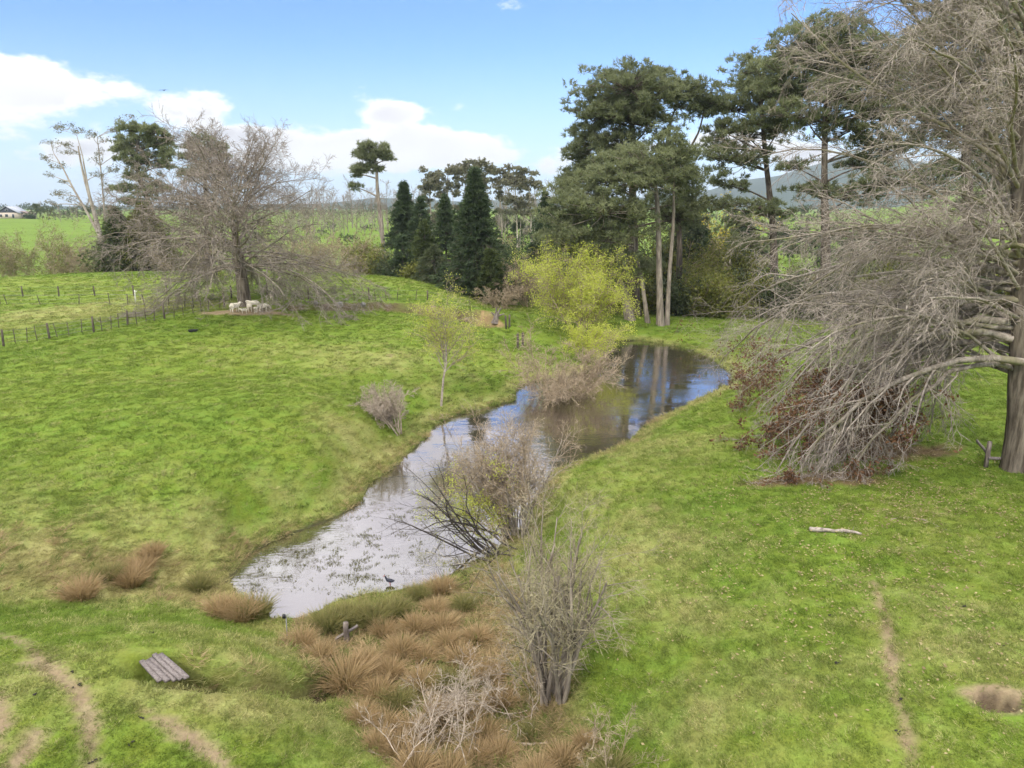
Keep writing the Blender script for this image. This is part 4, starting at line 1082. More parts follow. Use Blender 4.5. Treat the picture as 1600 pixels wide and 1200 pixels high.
RL = [  # px, py(base), width px, mesh, label
    (128, 934, 52, 4, 'low flat-topped brown rush clump farthest left in the dip'), (205, 912, 52, 5, 'tall rusty-brown rush clump in the dip above the flat-topped one'), (168, 905, 40, 2, 'greenish rush clump on the left flank of the tall one in the dip'),
    (238, 868, 36, 5, 'small brown rush clump highest up the left slope'), (225, 888, 40, 6, 'brown rush clump just below the highest one on the left slope'), (312, 922, 44, 0, 'dark green rush clump alone by the pond corner'),
    (345, 960, 50, 7, 'brown rush clump at the left of the row by the pond corner'), (378, 966, 56, 8, 'brown rush clump in the middle of the row by the pond corner'), (402, 962, 54, 3, 'tall green-footed rush clump touching the pond corner'),
    (512, 985, 62, 0, 'big green rush clump at the left end of the pond front'), (545, 975, 58, 1, 'big green rush clump behind the old post'), (582, 975, 60, 2, 'big green rush clump right of the old post'), (617, 962, 54, 3, 'green rush clump nearest the wading bird'),
    (600, 992, 44, 6, 'drooping straw-coloured rush clump below the big green ones'), (541, 1072, 78, 5, 'large round brown rush clump standing by itself near the ditch mouth'), (470, 1010, 50, 7, 'brown rush clump by the thin metal stake'), (500, 1030, 46, 8, 'brown rush clump left of the large round one'),
    (690, 925, 46, 4, 'brown rush clump beside the dark wet boughs'), (655, 935, 40, 1, 'small green rush clump on the shore right of the bird')]
for r in RL: rush(r[0], r[1], r[2], r[3], r[4], 'rushes round the foot of the pond')
TH = [(650, 985, 50), (692, 985, 52), (628, 1022, 54), (665, 1030, 50), (590, 1090, 54), (622, 1105, 52), (660, 1070, 56), (702, 1075, 54), (565, 1128, 50), (602, 1140, 54), (642, 1150, 56), (720, 1035, 54), (745, 1000, 48), (765, 1060, 54),
      (684, 1125, 54), (626, 1182, 56), (590, 1168, 46), (735, 1120, 50), (760, 1150, 50), (725, 950, 44), (780, 1185, 54), (880, 1192, 54), (745, 1192, 56), (915, 1165, 40), (700, 1010, 46), (680, 955, 42), (610, 1055, 50), (575, 1040, 44), (830, 1150, 44), (785, 1100, 50), (650, 1210, 60), (700, 1215, 60), (840, 1215, 60), (955, 1212, 64)]
ROWS = [(0, 995, 'first row below the pond'), (995, 1045, 'second row below the pond'), (1045, 1086, 'third row below the pond'), (1086, 1136, 'fourth row below the pond'), (1136, 1176, 'next to last row'), (1176, 1400, 'bottom row')]
for lo_, hi_, rl in ROWS:
    for i, t in enumerate(sorted([t for t in TH if lo_ <= t[1] < hi_])):
        brown = rng.random() < .72
        rush(t[0], t[1], t[2], 4 + int(rng.integers(5)) if brown else int(rng.integers(4)),
             '%s rush clump in the swale bed, %s, %s from the left' % ('tan' if brown else 'green', rl, ORD[i]), 'dense rush bed in the swale', rng.uniform(.7, 1.0))

# ------------------------------------------------------------------ fences
def fence(label, posts, wires=4, r_thick=.085, r_thin=.035, hgt=1.15):
    """posts: (px, py_base, thick?) along the line"""
    P = [(ground(a, c), t) for a, c, t in posts]
    root = empty('fence', P[0][0], label, 'fence')
    tops = []
    for p, t in P:
        g = Geo(); r = r_thick if t else r_thin; h = hgt * (1.06 if t else .98) * rng.uniform(.93, 1.07)
        ln = rng.normal(size=2) * (.03 if t else .10)
        V, F_ = cyl(p - np.array([0, 0, .3]), p + np.array([ln[0], ln[1], h]), r, r * .92, 8 if t else 4, 4, .008); g.add(V, F_)
        g.obj('post' if t else 'batten', M['post'], root, P[0][0], True)
        tops.append((p, p + np.array([ln[0], ln[1], h])))
    for k in range(wires):
        f = .15 + .75 * k / max(wires - 1, 1)
        W_ = np.array([a * (1 - f) + b_ * f for a, b_ in tops])
        g = Geo(); V, F_ = tubes(W_[None], np.full((1, len(W_)), .007), 4); g.add(V, [F_]); g.obj('wire', M['wire'], root, P[0][0])
    return root
S8 = .225
xs = [25, 107, 185, 262, 345, 403, 482, 570, 652, 712, 770, 825, 888, 950, 1015, 1070, 1145, 1208, 1275, 1348, 1402, 1445, 1520, 1560]
ys = [493, 472, 470, 458, 443, 432, 420, 403, 397, 388, 377, 365, 352, 345, 325, 320, 302, 295, 285, 268, 255, 248, 232, 220]
fence('post and batten wire fence slanting up the paddock to the wide bare tree', [(-40, 552, 1), (-20, 547, 0)] + [(x * S8, 430 + y * S8, x in (25, 345, 652, 888, 1145, 1560)) for x, y in zip(xs, ys)])
fence('line of dark posts and wire crossing the paddock, farther of the two level fences', [(x * S8, 430 + y * S8, 1) for x, y in [(-100, 150), (160, 148), (410, 147), (660, 146), (930, 146), (1157, 134), (1357, 152)]] + [(362, 466, 1), (418, 463, 1)], 3)
fence('thin battened wire fence crossing the paddock, nearer of the two level fences', [(x * S8, 430 + y * S8, 0) for x, y in [(-150, 205), (5, 203), (55, 205), (283, 207), (547, 206), (767, 203), (890, 208), (1010, 213), (1175, 217), (1280, 222), (1345, 226)]], 3, r_thin=.045)
fence('wire fence along the top of the eroded bank', [(482, 468, 1), (505, 468, 0), (553, 470, 0), (577, 469, 1), (587, 470, 0), (604, 470, 0), (620, 470, 0), (649, 470, 0), (668, 472, 1), (700, 478, 0), (735, 486, 0)], 3)
fence('pair of stout old posts on the bank above the broad brown shrub', [(809, 544, 1), (817, 541, 1)], 1, .11)
fence('two short posts at the end of the eroded bank', [(791, 512, 1), (796, 511, 1)], 1, .10)
p = ground(212, 473)
g = Geo(); V, F_ = cyl(p - np.array([0, 0, .2]), p + np.array([.05, 0, 1.25]), .07, .06, 8, 4, .01); g.add(V, F_)
V, F_ = cyl(p + np.array([.04, -.02, 1.02]), p + np.array([.30, -.05, 1.16]), .06, .03, 6, 2); g.add(V, F_)
tag(g.obj('marker_post', plain_mat('white_paint', (.7, .68, .6)), None, p, True, p), 'short white marker post standing between the two level fences', 'post')

# ------------------------------------------------------------------ small wooden things
def plank(root, a, c, w, th, org, name='plank'):
    a, c = np.asarray(a, float), np.asarray(c, float)
    d = nrm(c - a); s = nrm(np.cross(d, [0, 0, 1.0])) * w / 2; u = np.cross(s, d); u = nrm(u) * th / 2
    if u[2] < 0: u = -u
    n = 5; g = Geo(); V = []
    for k in range(n):
        q = a + (c - a) * k / (n - 1); ww = 1 + rng.normal() * .03
        o_ = np.array([0, 0, rng.normal() * .006])
        V += [q - s * ww - u + o_, q + s * ww - u + o_, q + s * ww * .96 + u + o_, q - s * ww * .96 + u + o_]
    F_ = [(k * 4 + j, k * 4 + (j + 1) % 4, k * 4 + 4 + (j + 1) % 4, k * 4 + 4 + j) for k in range(n - 1) for j in range(4)] + [(3, 2, 1, 0), (n * 4 - 4, n * 4 - 3, n * 4 - 2, n * 4 - 1)]
    g.add(V, [np.array(F_)])
    return g.obj(name, M['plank'], root, org)
zpl = max(ground(222, 1030)[2], ground(286, 1070)[2]) + .03
pb = on_z(255, 1046, zpl)
root = empty('plank_bridge', pb, 'small bridge of grey weathered planks laid across the ditch', 'bridge')
for k, (x0, y0, x1, y1, dz) in enumerate([(221, 1033, 250, 1064, 0), (229, 1032, 262, 1064, .01), (236, 1029, 274, 1063, 0), (241, 1023, 283, 1061, .05), (250, 1022, 292, 1059, .06)]):
    plank(root, on_z(x0, y0, zpl + dz), on_z(x1, y1, zpl + dz), .112, .055, pb)
p0 = ground(541, 1004)
g = Geo(); V, F_ = cyl(p0 - np.array([0, 0, .2]), p0 + np.array([.02, 0, .68]), .09, .08, 9, 5, .01); g.add(V, F_)
tag(g.obj('old_post', M['wood'], None, p0, True, p0), 'short weathered post standing among the rushes below the pond', 'post')
a, c = ground(524, 1004), ground(560, 996); a[2] += .12; c[2] += .40
r0 = empty('fallen_rail', a, 'grey broken rail leaning beside the weathered post in the rushes', 'rail'); plank(r0, a, c, .09, .05, a, 'rail')
p0 = ground(449, 1002)
root = empty('metal_stake', p0, 'thin grey metal stake with black cap by the foot of the pond', 'stake')
g = Geo(); V, F_ = cyl(p0 - np.array([0, 0, .2]), p0 + np.array([.02, 0, .78]), .016, .016, 6, 3); g.add(V, F_); g.obj('rod', M['wire'], root, p0, True)
g = Geo(); V, F_ = cyl(p0 + np.array([-.03, -.02, .78]), p0 + np.array([-.03, -.02, .88]), .05, .05, 8, 2); g.add(V, F_); g.obj('cap', plain_mat('black_plastic', (.02, .02, .022), .4), root, p0, True)
# fallen limbs on the lawn
def log(name, label, pts, r, mat, cat='log', knots=3):
    P = np.array([ground(a, c) for a, c in pts]); P[:, 2] += r * .8
    Q = smooth_line(P, 9); Q += rng.normal(size=Q.shape) * r * .25
    g = Geo(); V, F_ = tubes(Q[None], (r * np.linspace(1, .45, 9) * rng.uniform(.85, 1.15, 9))[None], 8)
    n = len(V); V = np.vstack([V, Q[:1], Q[-1:]])
    cap = np.array([(n, (i + 1) % 8, i) for i in range(8)] + [(n + 1, n - 8 + i, n - 8 + (i + 1) % 8) for i in range(8)])
    g.add(V, [F_, cap])
    if knots:
        P2, R2 = grow(Q[None], np.full((1, 9), r), knots, .2, .9, (30, 70), .18, 4, .5, .012, 0, .15)
        P2[..., 2] = np.maximum(P2[..., 2], height(P2[..., 0], P2[..., 1]) + .02)
        V, F_ = tubes(P2, R2, 5); g.add(V, [F_])
    return tag(g.obj(name, M[mat], None, P[0], True, P[0]), label, cat)
log('fallen_branch', 'grey fallen branch lying on the lawn below the oak', [(1265, 829), (1290, 832), (1318, 832), (1346, 836)], .085, 'twig', 'branch')
log('fallen_branch', 'thin dead stick on the lawn under the oak, right of the larger branch', [(1392, 812), (1425, 809), (1460, 820), (1480, 829)], .022, 'twigpale', 'branch', 4)
log('fallen_branch', 'short dead stick in the grass right of the near grey shrub', [(792, 1162), (830, 1164), (855, 1162)], .04, 'twigpale', 'branch', 1)
# rail guard round the oak
pg = ground(1540, 730)
root = empty('tree_guard', pg, 'low rail guard of post and boards at the foot of the oak', 'tree guard')
g = Geo(); V, F_ = box((-.06, -.06, -.2), (.06, .06, 1.08)); g.add(V + pg, F_); g.obj('post', M['wood'], root, pg)
q1 = pg + np.array([.0, -.09, .42]); q2 = pg + np.array([1.9, -.25, .36]); plank(root, q1, q2, .05, .11, pg, 'rail')
plank(root, pg + np.array([.09, .0, .46]), pg + np.array([.5, 1.5, .62]), .05, .11, pg, 'rail')
g = Geo(); V, F_ = box((-.06, -.06, -.2), (.06, .06, 1.0)); g.add(V + pg + np.array([1.95, -.15, hz1(pg[0] + 1.95, pg[1] - .15) - pg[2]]), F_); g.obj('post', M['wood'], root, pg)

# ------------------------------------------------------------------ stones and stumps on the eroded bank
def lump(name, label, px, py, w, h, mat, cat, seed):
    p = ground(px, py); s = w / ppm(np.linalg.norm(p - CAMP)) * .34; hh = h / ppm(np.linalg.norm(p - CAMP)) * .34
    bm = bmesh.new(); bmesh.ops.create_icosphere(bm, subdivisions=3, radius=1)
    for v in bm.verts:
        n = fbm(np.array([v.co.x * 2 + seed * 9 + v.co.z * 1.3]), np.array([v.co.y * 2 + seed * 5 - v.co.z]), .9, 4, seed)[0]
        v.co = v.co * (.55 + .9 * n); v.co.x *= s; v.co.y *= s * .8; v.co.z *= hh
    me = bpy.data.meshes.new(name); bm.to_mesh(me); bm.free(); me.materials.append(mat)
    return tag(add_obj(name, me, None, p + np.array([0, 0, hh * .45])), label, cat, 'debris along the eroded bank')
stone = plain_mat('pale_stone', (.30, .275, .26), .9, .2, .45, 5); pink = plain_mat('sawn_stump', (.24, .17, .13), .9, .2, .4, 6)
for i, (px_, py_, w_, h_, mt, nm, lb) in enumerate([
        (530, 478, 17, 13, stone, 'boulder', 'largest grey-white boulder on the bank right of the bare tree'), (567, 478, 13, 12, stone, 'boulder', 'pointed grey boulder right of the largest one on the bank'),
        (494, 475, 10, 8, stone, 'boulder', 'small pale stone at the left end of the eroded bank'), (541, 469, 9, 5, stone, 'boulder', 'little white stone behind the bank top between two boulders'),
        (676, 484, 16, 14, pink, 'tree_stump', 'pinkish sawn stump half way along the eroded bank'), (686, 490, 9, 6, stone, 'boulder', 'small pale stone just below the pinkish stump'),
        (728, 502, 15, 9, pink, 'tree_stump', 'brown root lump on the lower lip of the clay cutting'), (510, 479, 14, 8, pink, 'tree_stump', 'brown stump between the small stone and the largest boulder')]):
    lump(nm, lb, px_, py_, w_, h_, mt, 'stone' if nm == 'boulder' else 'stump', 10 + i)
p = ground(774, 500)
root = empty('tree_stump', p, 'gnarled pinkish dead stump at the end of the clay cutting', 'stump')
g = Geo(); trunk_geo(g, [p - np.array([0, 0, .3]), p + np.array([.1, 0, .4]), p + np.array([.3, 0, .8])], .34, .14, 8, 9, 1.5)
for dv in ((-.4, 0, .8), (.6, .1, 1.2), (.15, -.2, 1.3), (.9, 0, .6)):
    trunk_geo(g, [p + np.array([.1, 0, .35]), p + np.array(dv) * .7 + np.array([0, 0, .1]), p + np.array(dv)], .14, .04, 6, 6, 1)
g.obj('trunk', M['wood'], root, p, True)
# trough
p = ground(302, 518)
bm = bmesh.new()
ring = [[bm.verts.new((math.cos(a) * r_, math.sin(a) * r_ * .7, z_)) for a in np.linspace(0, 2 * math.pi, 25)[:-1]] for r_, z_ in [(.34, -.05), (.38, .14), (.35, .15), (.33, .12)]]
for r_a, r_b in zip(ring, ring[1:]):
    for i in range(24): bm.faces.new((r_a[i], r_a[(i + 1) % 24], r_b[(i + 1) % 24], r_b[i]))
bm.faces.new(ring[-1])
me = bpy.data.meshes.new('water_trough'); bm.to_mesh(me); bm.free(); me.materials.append(plain_mat('black_rubber', (.012, .012, .014), .5))
tag(add_obj('water_trough', me, None, p), 'low black stock tub lying on the grass below the fence', 'trough')

# ------------------------------------------------------------------ animals
def skin(name, verts, edges, radii, mat, parent, loc, rotz=0, scale=1.0, sub=2):
    bm = bmesh.new(); sl = bm.verts.layers.skin.verify()
    vs = []
    for v, r in zip(verts, radii):
        x = bm.verts.new(v); x[sl].radius = (r, r) if not isinstance(r, tuple) else r; vs.append(x)
    vs[0][sl].use_root = True
    for a, c in edges: bm.edges.new((vs[a], vs[c]))
    me = bpy.data.meshes.new(name); bm.to_mesh(me); bm.free(); me.materials.append(mat)
    o = add_obj(name, me, parent, loc)
    o.rotation_euler = (0, 0, rotz); o.scale = (scale,) * 3
    o.modifiers.new('skin', 'SKIN').use_smooth_shade = True
    s = o.modifiers.new('sub', 'SUBSURF'); s.levels = s.render_levels = sub
    return o
M['wool'] = plain_mat('wool', (.74, .67, .54), .95, .1, .18, 14)
def sheep(px, py, rotz, s, label, graze=False):
    p = ground(px, py)
    hd = [(.62, 0, .86), (.74, 0, .92), (.90, 0, .86), (.99, 0, .80)] if not graze else [(.62, 0, .72), (.74, 0, .55), (.86, 0, .38), (.92, 0, .28)]
    V = [(0, 0, .66), (-.30, 0, .68), (-.48, 0, .66), (.30, 0, .68), (.46, 0, .72)] + hd
    E = [(0, 1), (1, 2), (0, 3), (3, 4), (4, 5), (5, 6), (6, 7), (7, 8)]
    R = [.27, .27, .17, .27, .20, .13, .115, .085, .05]
    for sx, bi in ((.34, 3), (-.34, 1)):
        for sy in (-1, 1):
            n = len(V); V += [(sx, sy * .15, .48), (sx + (.02 if sx > 0 else -.03), sy * .15, .24), (sx, sy * .15, .02)]; R += [.09, .05, .045]; E += [(bi, n), (n, n + 1), (n + 1, n + 2)]
    for sy in (-1, 1):
        n = len(V); V += [(hd[1][0] + .02, sy * .19, hd[1][2] + .02)]; R += [.03]; E += [(6, n)]
    n = len(V); V += [(-.60, 0, .56)]; R += [.05]; E += [(2, n)]
    o = skin('sheep', V, E, R, M['wool'], None, p, rotz, s)
    return tag(o, label, 'lamb' if s < .6 else 'sheep', 'sheep under the bare tree')
sheep(367, 488, R_(60), .86, 'biggest sheep standing at the left of the flock under the bare tree')
sheep(382, 490, R_(200), .48, 'lamb at the front of the flock, beside the biggest sheep')
sheep(390, 487, R_(120), .78, 'sheep in the middle of the flock turned to the lamb')
sheep(400, 489, R_(-85), .54, 'lamb facing outward, right of the middle sheep')
sheep(411, 487, R_(35), .78, 'sheep at the right end of the flock by the fallen boughs', True)
sheep(398, 482, R_(190), .75, 'sheep at the back of the flock just behind the trunk')
M['plumage'] = plain_mat('dark_plumage', (.018, .020, .034), .55, .4, .3, 20)
M['redleg'] = plain_mat('red_bill', (.35, .05, .03), .5, .3)
pk = on_z(609, 913, 0.0)
bird = skin('swamp_hen', [(0, 0, .30), (-.14, 0, .30), (-.26, 0, .33), (.12, 0, .33), (.19, 0, .42), (.20, 0, .50), (.245, 0, .525)], [(0, 1), (1, 2), (0, 3), (3, 4), (4, 5), (5, 6)],
            [.105, .085, .035, .085, .045, .05, .028], M['plumage'], None, pk - np.array([0, 0, .07]), R_(170), .72)
tag(bird, 'dark blue-black swamp hen wading at the edge of the pond', 'bird')
for sy in (-1, 1):
    g = Geo()
    for q0, q1, r_ in (((.0, sy * .04, .24), (-.03, sy * .045, .12), .012), ((-.03, sy * .045, .12), (0, sy * .05, -.05), .010)):
        V, F_ = cyl(q0, q1, r_, r_, 6); g.add(V, F_)
    g.obj('leg', M['redleg'], bird)
g = Geo(); V, F_ = cyl((.25, 0, .53), (.33, 0, .505), .026, .006, 8, 3); g.add(V, F_); g.obj('bill', M['redleg'], bird)
pf = at(256, 141, 120)
fb = skin('flying_bird', [(0, 0, 0), (.22, 0, 0), (.34, 0, .02), (-.24, 0, 0), (-.42, 0, .0), (.05, .3, .10), (-.02, .62, .05), (-.12, .95, -.03), (.05, -.3, .10), (-.02, -.62, .05), (-.12, -.95, -.03)],
          [(0, 1), (1, 2), (0, 3), (3, 4), (0, 5), (5, 6), (6, 7), (0, 8), (8, 9), (9, 10)], [.09, .07, .03, .06, (.08, .02), (.12, .02), (.10, .02), (.03, .01), (.12, .02), (.10, .02), (.03, .01)], M['plumage'], None, pf, R_(80), .9, 1)
tag(fb, 'dark bird gliding in front of the clouds at upper left', 'bird')

# ------------------------------------------------------------------ farmhouse
hp = at(17, 341, 420); hp[2] = hz1(hp[0], hp[1])
root = empty('farmhouse', hp, 'distant farmhouse with dark gable and pale roof at the left edge', 'house')
cream = plain_mat('cream_wall', (.56, .47, .38)); dark = plain_mat('dark_cladding', (.06, .065, .085)); roofm = plain_mat('grey_metal_roof', (.36, .38, .42), .4); glass = plain_mat('window_glass', (.03, .035, .045), .1, .6)
def hpart(name, V, F_, mat, par=None):
    g = Geo(); g.add(np.asarray(V, float) + hp, F_); return g.obj(name, mat, par or root, hp)
V, F_ = box((-8, 0, -.5), (4.6, 9, 3.3)); hpart('wall', V, F_, cream)
def prism(x0, x1, y0, y1, z0, zt):
    xm = (x0 + x1) / 2
    V = [(x0, y0, z0), (x1, y0, z0), (xm, y0, zt), (x0, y1, z0), (x1, y1, z0), (xm, y1, zt)]
    return V, [np.array([(0, 1, 2), (5, 4, 3)]), np.array([(0, 3, 4, 1), (1, 4, 5, 2), (2, 5, 3, 0)])]
V, F_ = prism(-8, 4.6, .003, 8.99, 3.302, 6.7); hpart('gable', V, F_, dark)
def slope(x0, z0, x1, z1, y0, y1, th=.18):
    d = nrm(np.array([x1 - x0, z1 - z0])); n = np.array([-d[1], d[0]]); n = n if n[1] > 0 else -n
    V = [(x0, y0, z0), (x1, y0, z1), (x1, y1, z1), (x0, y1, z0)]; V2 = [(a + n[0] * th, c, e + n[1] * th) for a, c, e in V]
    return V + V2, [np.array([(3, 2, 1, 0), (4, 5, 6, 7), (0, 1, 5, 4), (1, 2, 6, 5), (2, 3, 7, 6), (3, 0, 4, 7)])]
V, F_ = slope(-8.7, 2.95, -1.7, 6.74, -.6, 9.6); r1 = hpart('roof', V, F_, roofm)
V, F_ = slope(5.3, 2.95, -1.7, 6.74, -.6, 9.6); hpart('roof', V, F_, roofm)
V, F_ = box((4.603, 2.5, -.5), (9.6, 8, 2.7)); hpart('wing', V, F_, cream)
V, F_ = slope(9.9, 2.5, 4.61, 3.9, 2.0, 8.4); hpart('wing_roof', V, F_, plain_mat('red_brown_roof', (.26, .19, .17)))
V, F_ = box((8.3, 5, 2.72), (9.1, 5.8, 5.2)); hpart('chimney', V, F_, cream)
for wx, wz, ww, wh, yy in ((-5.6, 1.0, 1.6, 1.4, 0), (-2.2, 1.0, 1.6, 1.4, 0), (1.6, .4, 1.2, 2.0, 0), (-1.7, 4.2, 1.4, 1.0, 0), (6.6, 1.0, 2.0, 1.2, 2.5)):
    V, F_ = box((wx - ww / 2 - .1, yy - .06, wz - .1), (wx + ww / 2 + .1, yy - .003, wz + wh + .1)); wo_ = hpart('window', V, F_, plain_mat('window_frame', (.6, .6, .58)))
    g = Geo(); V, F_ = box((wx - ww / 2, yy - .09, wz), (wx + ww / 2, yy - .063, wz + wh)); g.add(V + hp, F_); g.obj('pane', glass, wo_, hp)
b0 = at(48, 341, 415); b0[2] = hz1(b0[0], b0[1])
shrub('shrub', 'dark round bush on the lawn beside the distant farmhouse', b0, 2.2, 4.5, stems=8, l2=6, l3=6, leaf='fir', leaf_n=6, leaf_s=.5, twig='twigdark', spread=1.4, t0=.05)

# ------------------------------------------------------------------ far woodland seen as one mass
wd, wl, wt = Geo(), Geo(), Geo()
def far_bare(px, py, hpx, D):
    b = at(px, py, D); b[2] = hz1(b[0], b[1]) - .3
    H = hpx / ppm(D) * rng.uniform(.75, 1.15)
    P = smooth_line([b, b + np.array([rng.normal() * .3, 0, H * .5]), b + np.array([rng.normal() * .5, 0, H])], 6)[None]
    Rr = np.linspace(.011 * H, .03, 6)[None]
    V, F_ = tubes(P, Rr, 5); wd.add(V, [F_])
    P2, R2 = grow(P, Rr, 15, .12, .98, (25, 60), .42, 3, .6, .06, .02, .15, .6, up=.3)
    V, F_ = tubes(P2, R2, 3); wd.add(V, [F_])
    P3, R3 = grow(P2, R2, 11, .1, 1, (20, 60), .55, 2, .6, .05, .0, .2)
    V, F_ = ribbons(P3, R3); wd.add(V, [F_])
def far_green(px, py, hpx, wpx, D, dst, n=70):
    b = at(px, py, D); b[2] = hz1(b[0], b[1])
    H, Wd = hpx / ppm(D), wpx / ppm(D)
    c, v = ell(n, b + np.array([0, 0, H * .55]), (Wd * .5, Wd * .5, H * .48))
    s = H * .16
    V, F_, T = tufts(c, v + np.array([0, 0, .4]), 10, s, s * .35, .8); dst.add(V, [F_], T)
for x in np.arange(455, 660, 5.5): far_bare(x + rng.uniform(-3, 3), 372 + rng.uniform(-4, 3), rng.uniform(45, 68), rng.uniform(240, 330))
for x in np.arange(780, 870, 7): far_bare(x + rng.uniform(-3, 3), 362 + rng.uniform(-3, 3), rng.uniform(45, 75), rng.uniform(220, 260))
for x in np.arange(60, 170, 9): far_bare(x, 352, rng.uniform(18, 34), rng.uniform(330, 430))
for x in np.arange(-40, 30, 9): far_bare(x, 336, rng.uniform(12, 20), rng.uniform(520, 600))
for x in np.arange(1060, 1300, 12): far_bare(x, 352, rng.uniform(18, 34), rng.uniform(230, 330))
for x in np.arange(-60, 720, 9): far_green(x, 334, rng.uniform(7, 14), rng.uniform(12, 26), rng.uniform(800, 1000), wl, 40)
for x in np.arange(60, 180, 14): far_green(x, 352, rng.uniform(10, 24), rng.uniform(16, 30), rng.uniform(350, 440), wt, 60)
for x in np.arange(480, 640, 13): far_green(x, 352, rng.uniform(8, 16), rng.uniform(16, 30), rng.uniform(420, 520), wt, 50)
for x in np.arange(1060, 1320, 15): far_green(x, 340 + rng.uniform(-4, 6), rng.uniform(12, 24), rng.uniform(18, 34), rng.uniform(260, 420), wt, 60)
for x in np.arange(1080, 1640, 26): far_green(x, 300 + rng.uniform(-14, 14), rng.uniform(10, 18), rng.uniform(20, 44), rng.uniform(520, 700), wl, 50)
for x in np.arange(1062, 1400, 9): far_green(x, 382 + rng.uniform(-8, 4), rng.uniform(18, 46), rng.uniform(20, 36), rng.uniform(140, 200), wt, 90)
for x in np.arange(240, 640, 12): far_green(x, 372 + rng.uniform(-4, 6), rng.uniform(8, 20), rng.uniform(16, 34), rng.uniform(180, 300), wt, 50)
for x in np.arange(640, 850, 10): far_green(x, 366, rng.uniform(16, 40), rng.uniform(16, 26), rng.uniform(215, 260), wt, 60)
tag(wd.obj('distant_woodland', M['twiggrey']), 'far-off belt of leafless trees beyond the fields', 'woodland', None, 'stuff')
tag(wl.obj('distant_treeline', M['fir']), 'dark hedgerows and tree lines on the horizon', 'tree line', None, 'stuff')
tag(wt.obj('distant_scrub', M['shrubgreen']), 'grey-green scrub and hedges in the far fields', 'scrub', None, 'stuff')

# ------------------------------------------------------------------ grass, leaves, weed
gmat, b = new_mat('grass_blades')
ia = b.n('ShaderNodeAttribute', attribute_name='gcol', attribute_type='INSTANCER')
ta = b.n('ShaderNodeAttribute', attribute_name='tint')
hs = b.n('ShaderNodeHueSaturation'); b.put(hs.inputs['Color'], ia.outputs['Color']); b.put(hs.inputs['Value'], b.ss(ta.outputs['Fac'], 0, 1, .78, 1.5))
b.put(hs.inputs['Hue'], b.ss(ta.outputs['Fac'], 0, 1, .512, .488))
s1 = principled(b, hs.outputs[0], .65, .2)
t1 = b.n('ShaderNodeBsdfTranslucent'); b.put(t1.inputs[0], hs.outputs[0])
x1 = b.n('ShaderNodeMixShader'); x1.inputs[0].default_value = .35
gmat.node_tree.links.new(s1, x1.inputs[1]); gmat.node_tree.links.new(t1.outputs[0], x1.inputs[2])
finish(gmat, b, x1.outputs[0])
def tuft_obj(name, n, H, R0, wid, flop):
    a = rng.random(n) * 2 * np.pi; r = np.sqrt(rng.random(n)) * R0
    base = np.stack([np.cos(a) * r, np.sin(a) * r, np.full(n, -.02)], 1)
    a2 = a + rng.normal(size=n) * .9
    d = nrm(np.stack([np.cos(a2) * flop, np.sin(a2) * flop, np.ones(n)], 1) * rng.uniform(.5, 1.3, (n, 3)))
    L = H * rng.uniform(.5, 1.2, (n, 1))
    side = nrm(np.cross(d, rng.normal(size=(n, 3)))) * wid
    mid = base + d * L * .55; d2 = nrm(d + np.stack([np.cos(a2), np.sin(a2), np.full(n, -.4)], 1) * .6)
    V = np.stack([base - side, base + side, mid + side * .8, mid - side * .8, mid + d2 * L * .5], 1).reshape(-1, 3)
    i = np.arange(n)[:, None] * 5
    rn = rng.random((n, 1))
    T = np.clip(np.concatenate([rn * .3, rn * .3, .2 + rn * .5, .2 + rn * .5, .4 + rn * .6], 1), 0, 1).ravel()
    me = raw_mesh(name, V, [i + np.array([[0, 1, 2, 3]]), i + np.array([[3, 2, 4]])], False, T, [gmat])
    return bpy.data.objects.new(name, me)
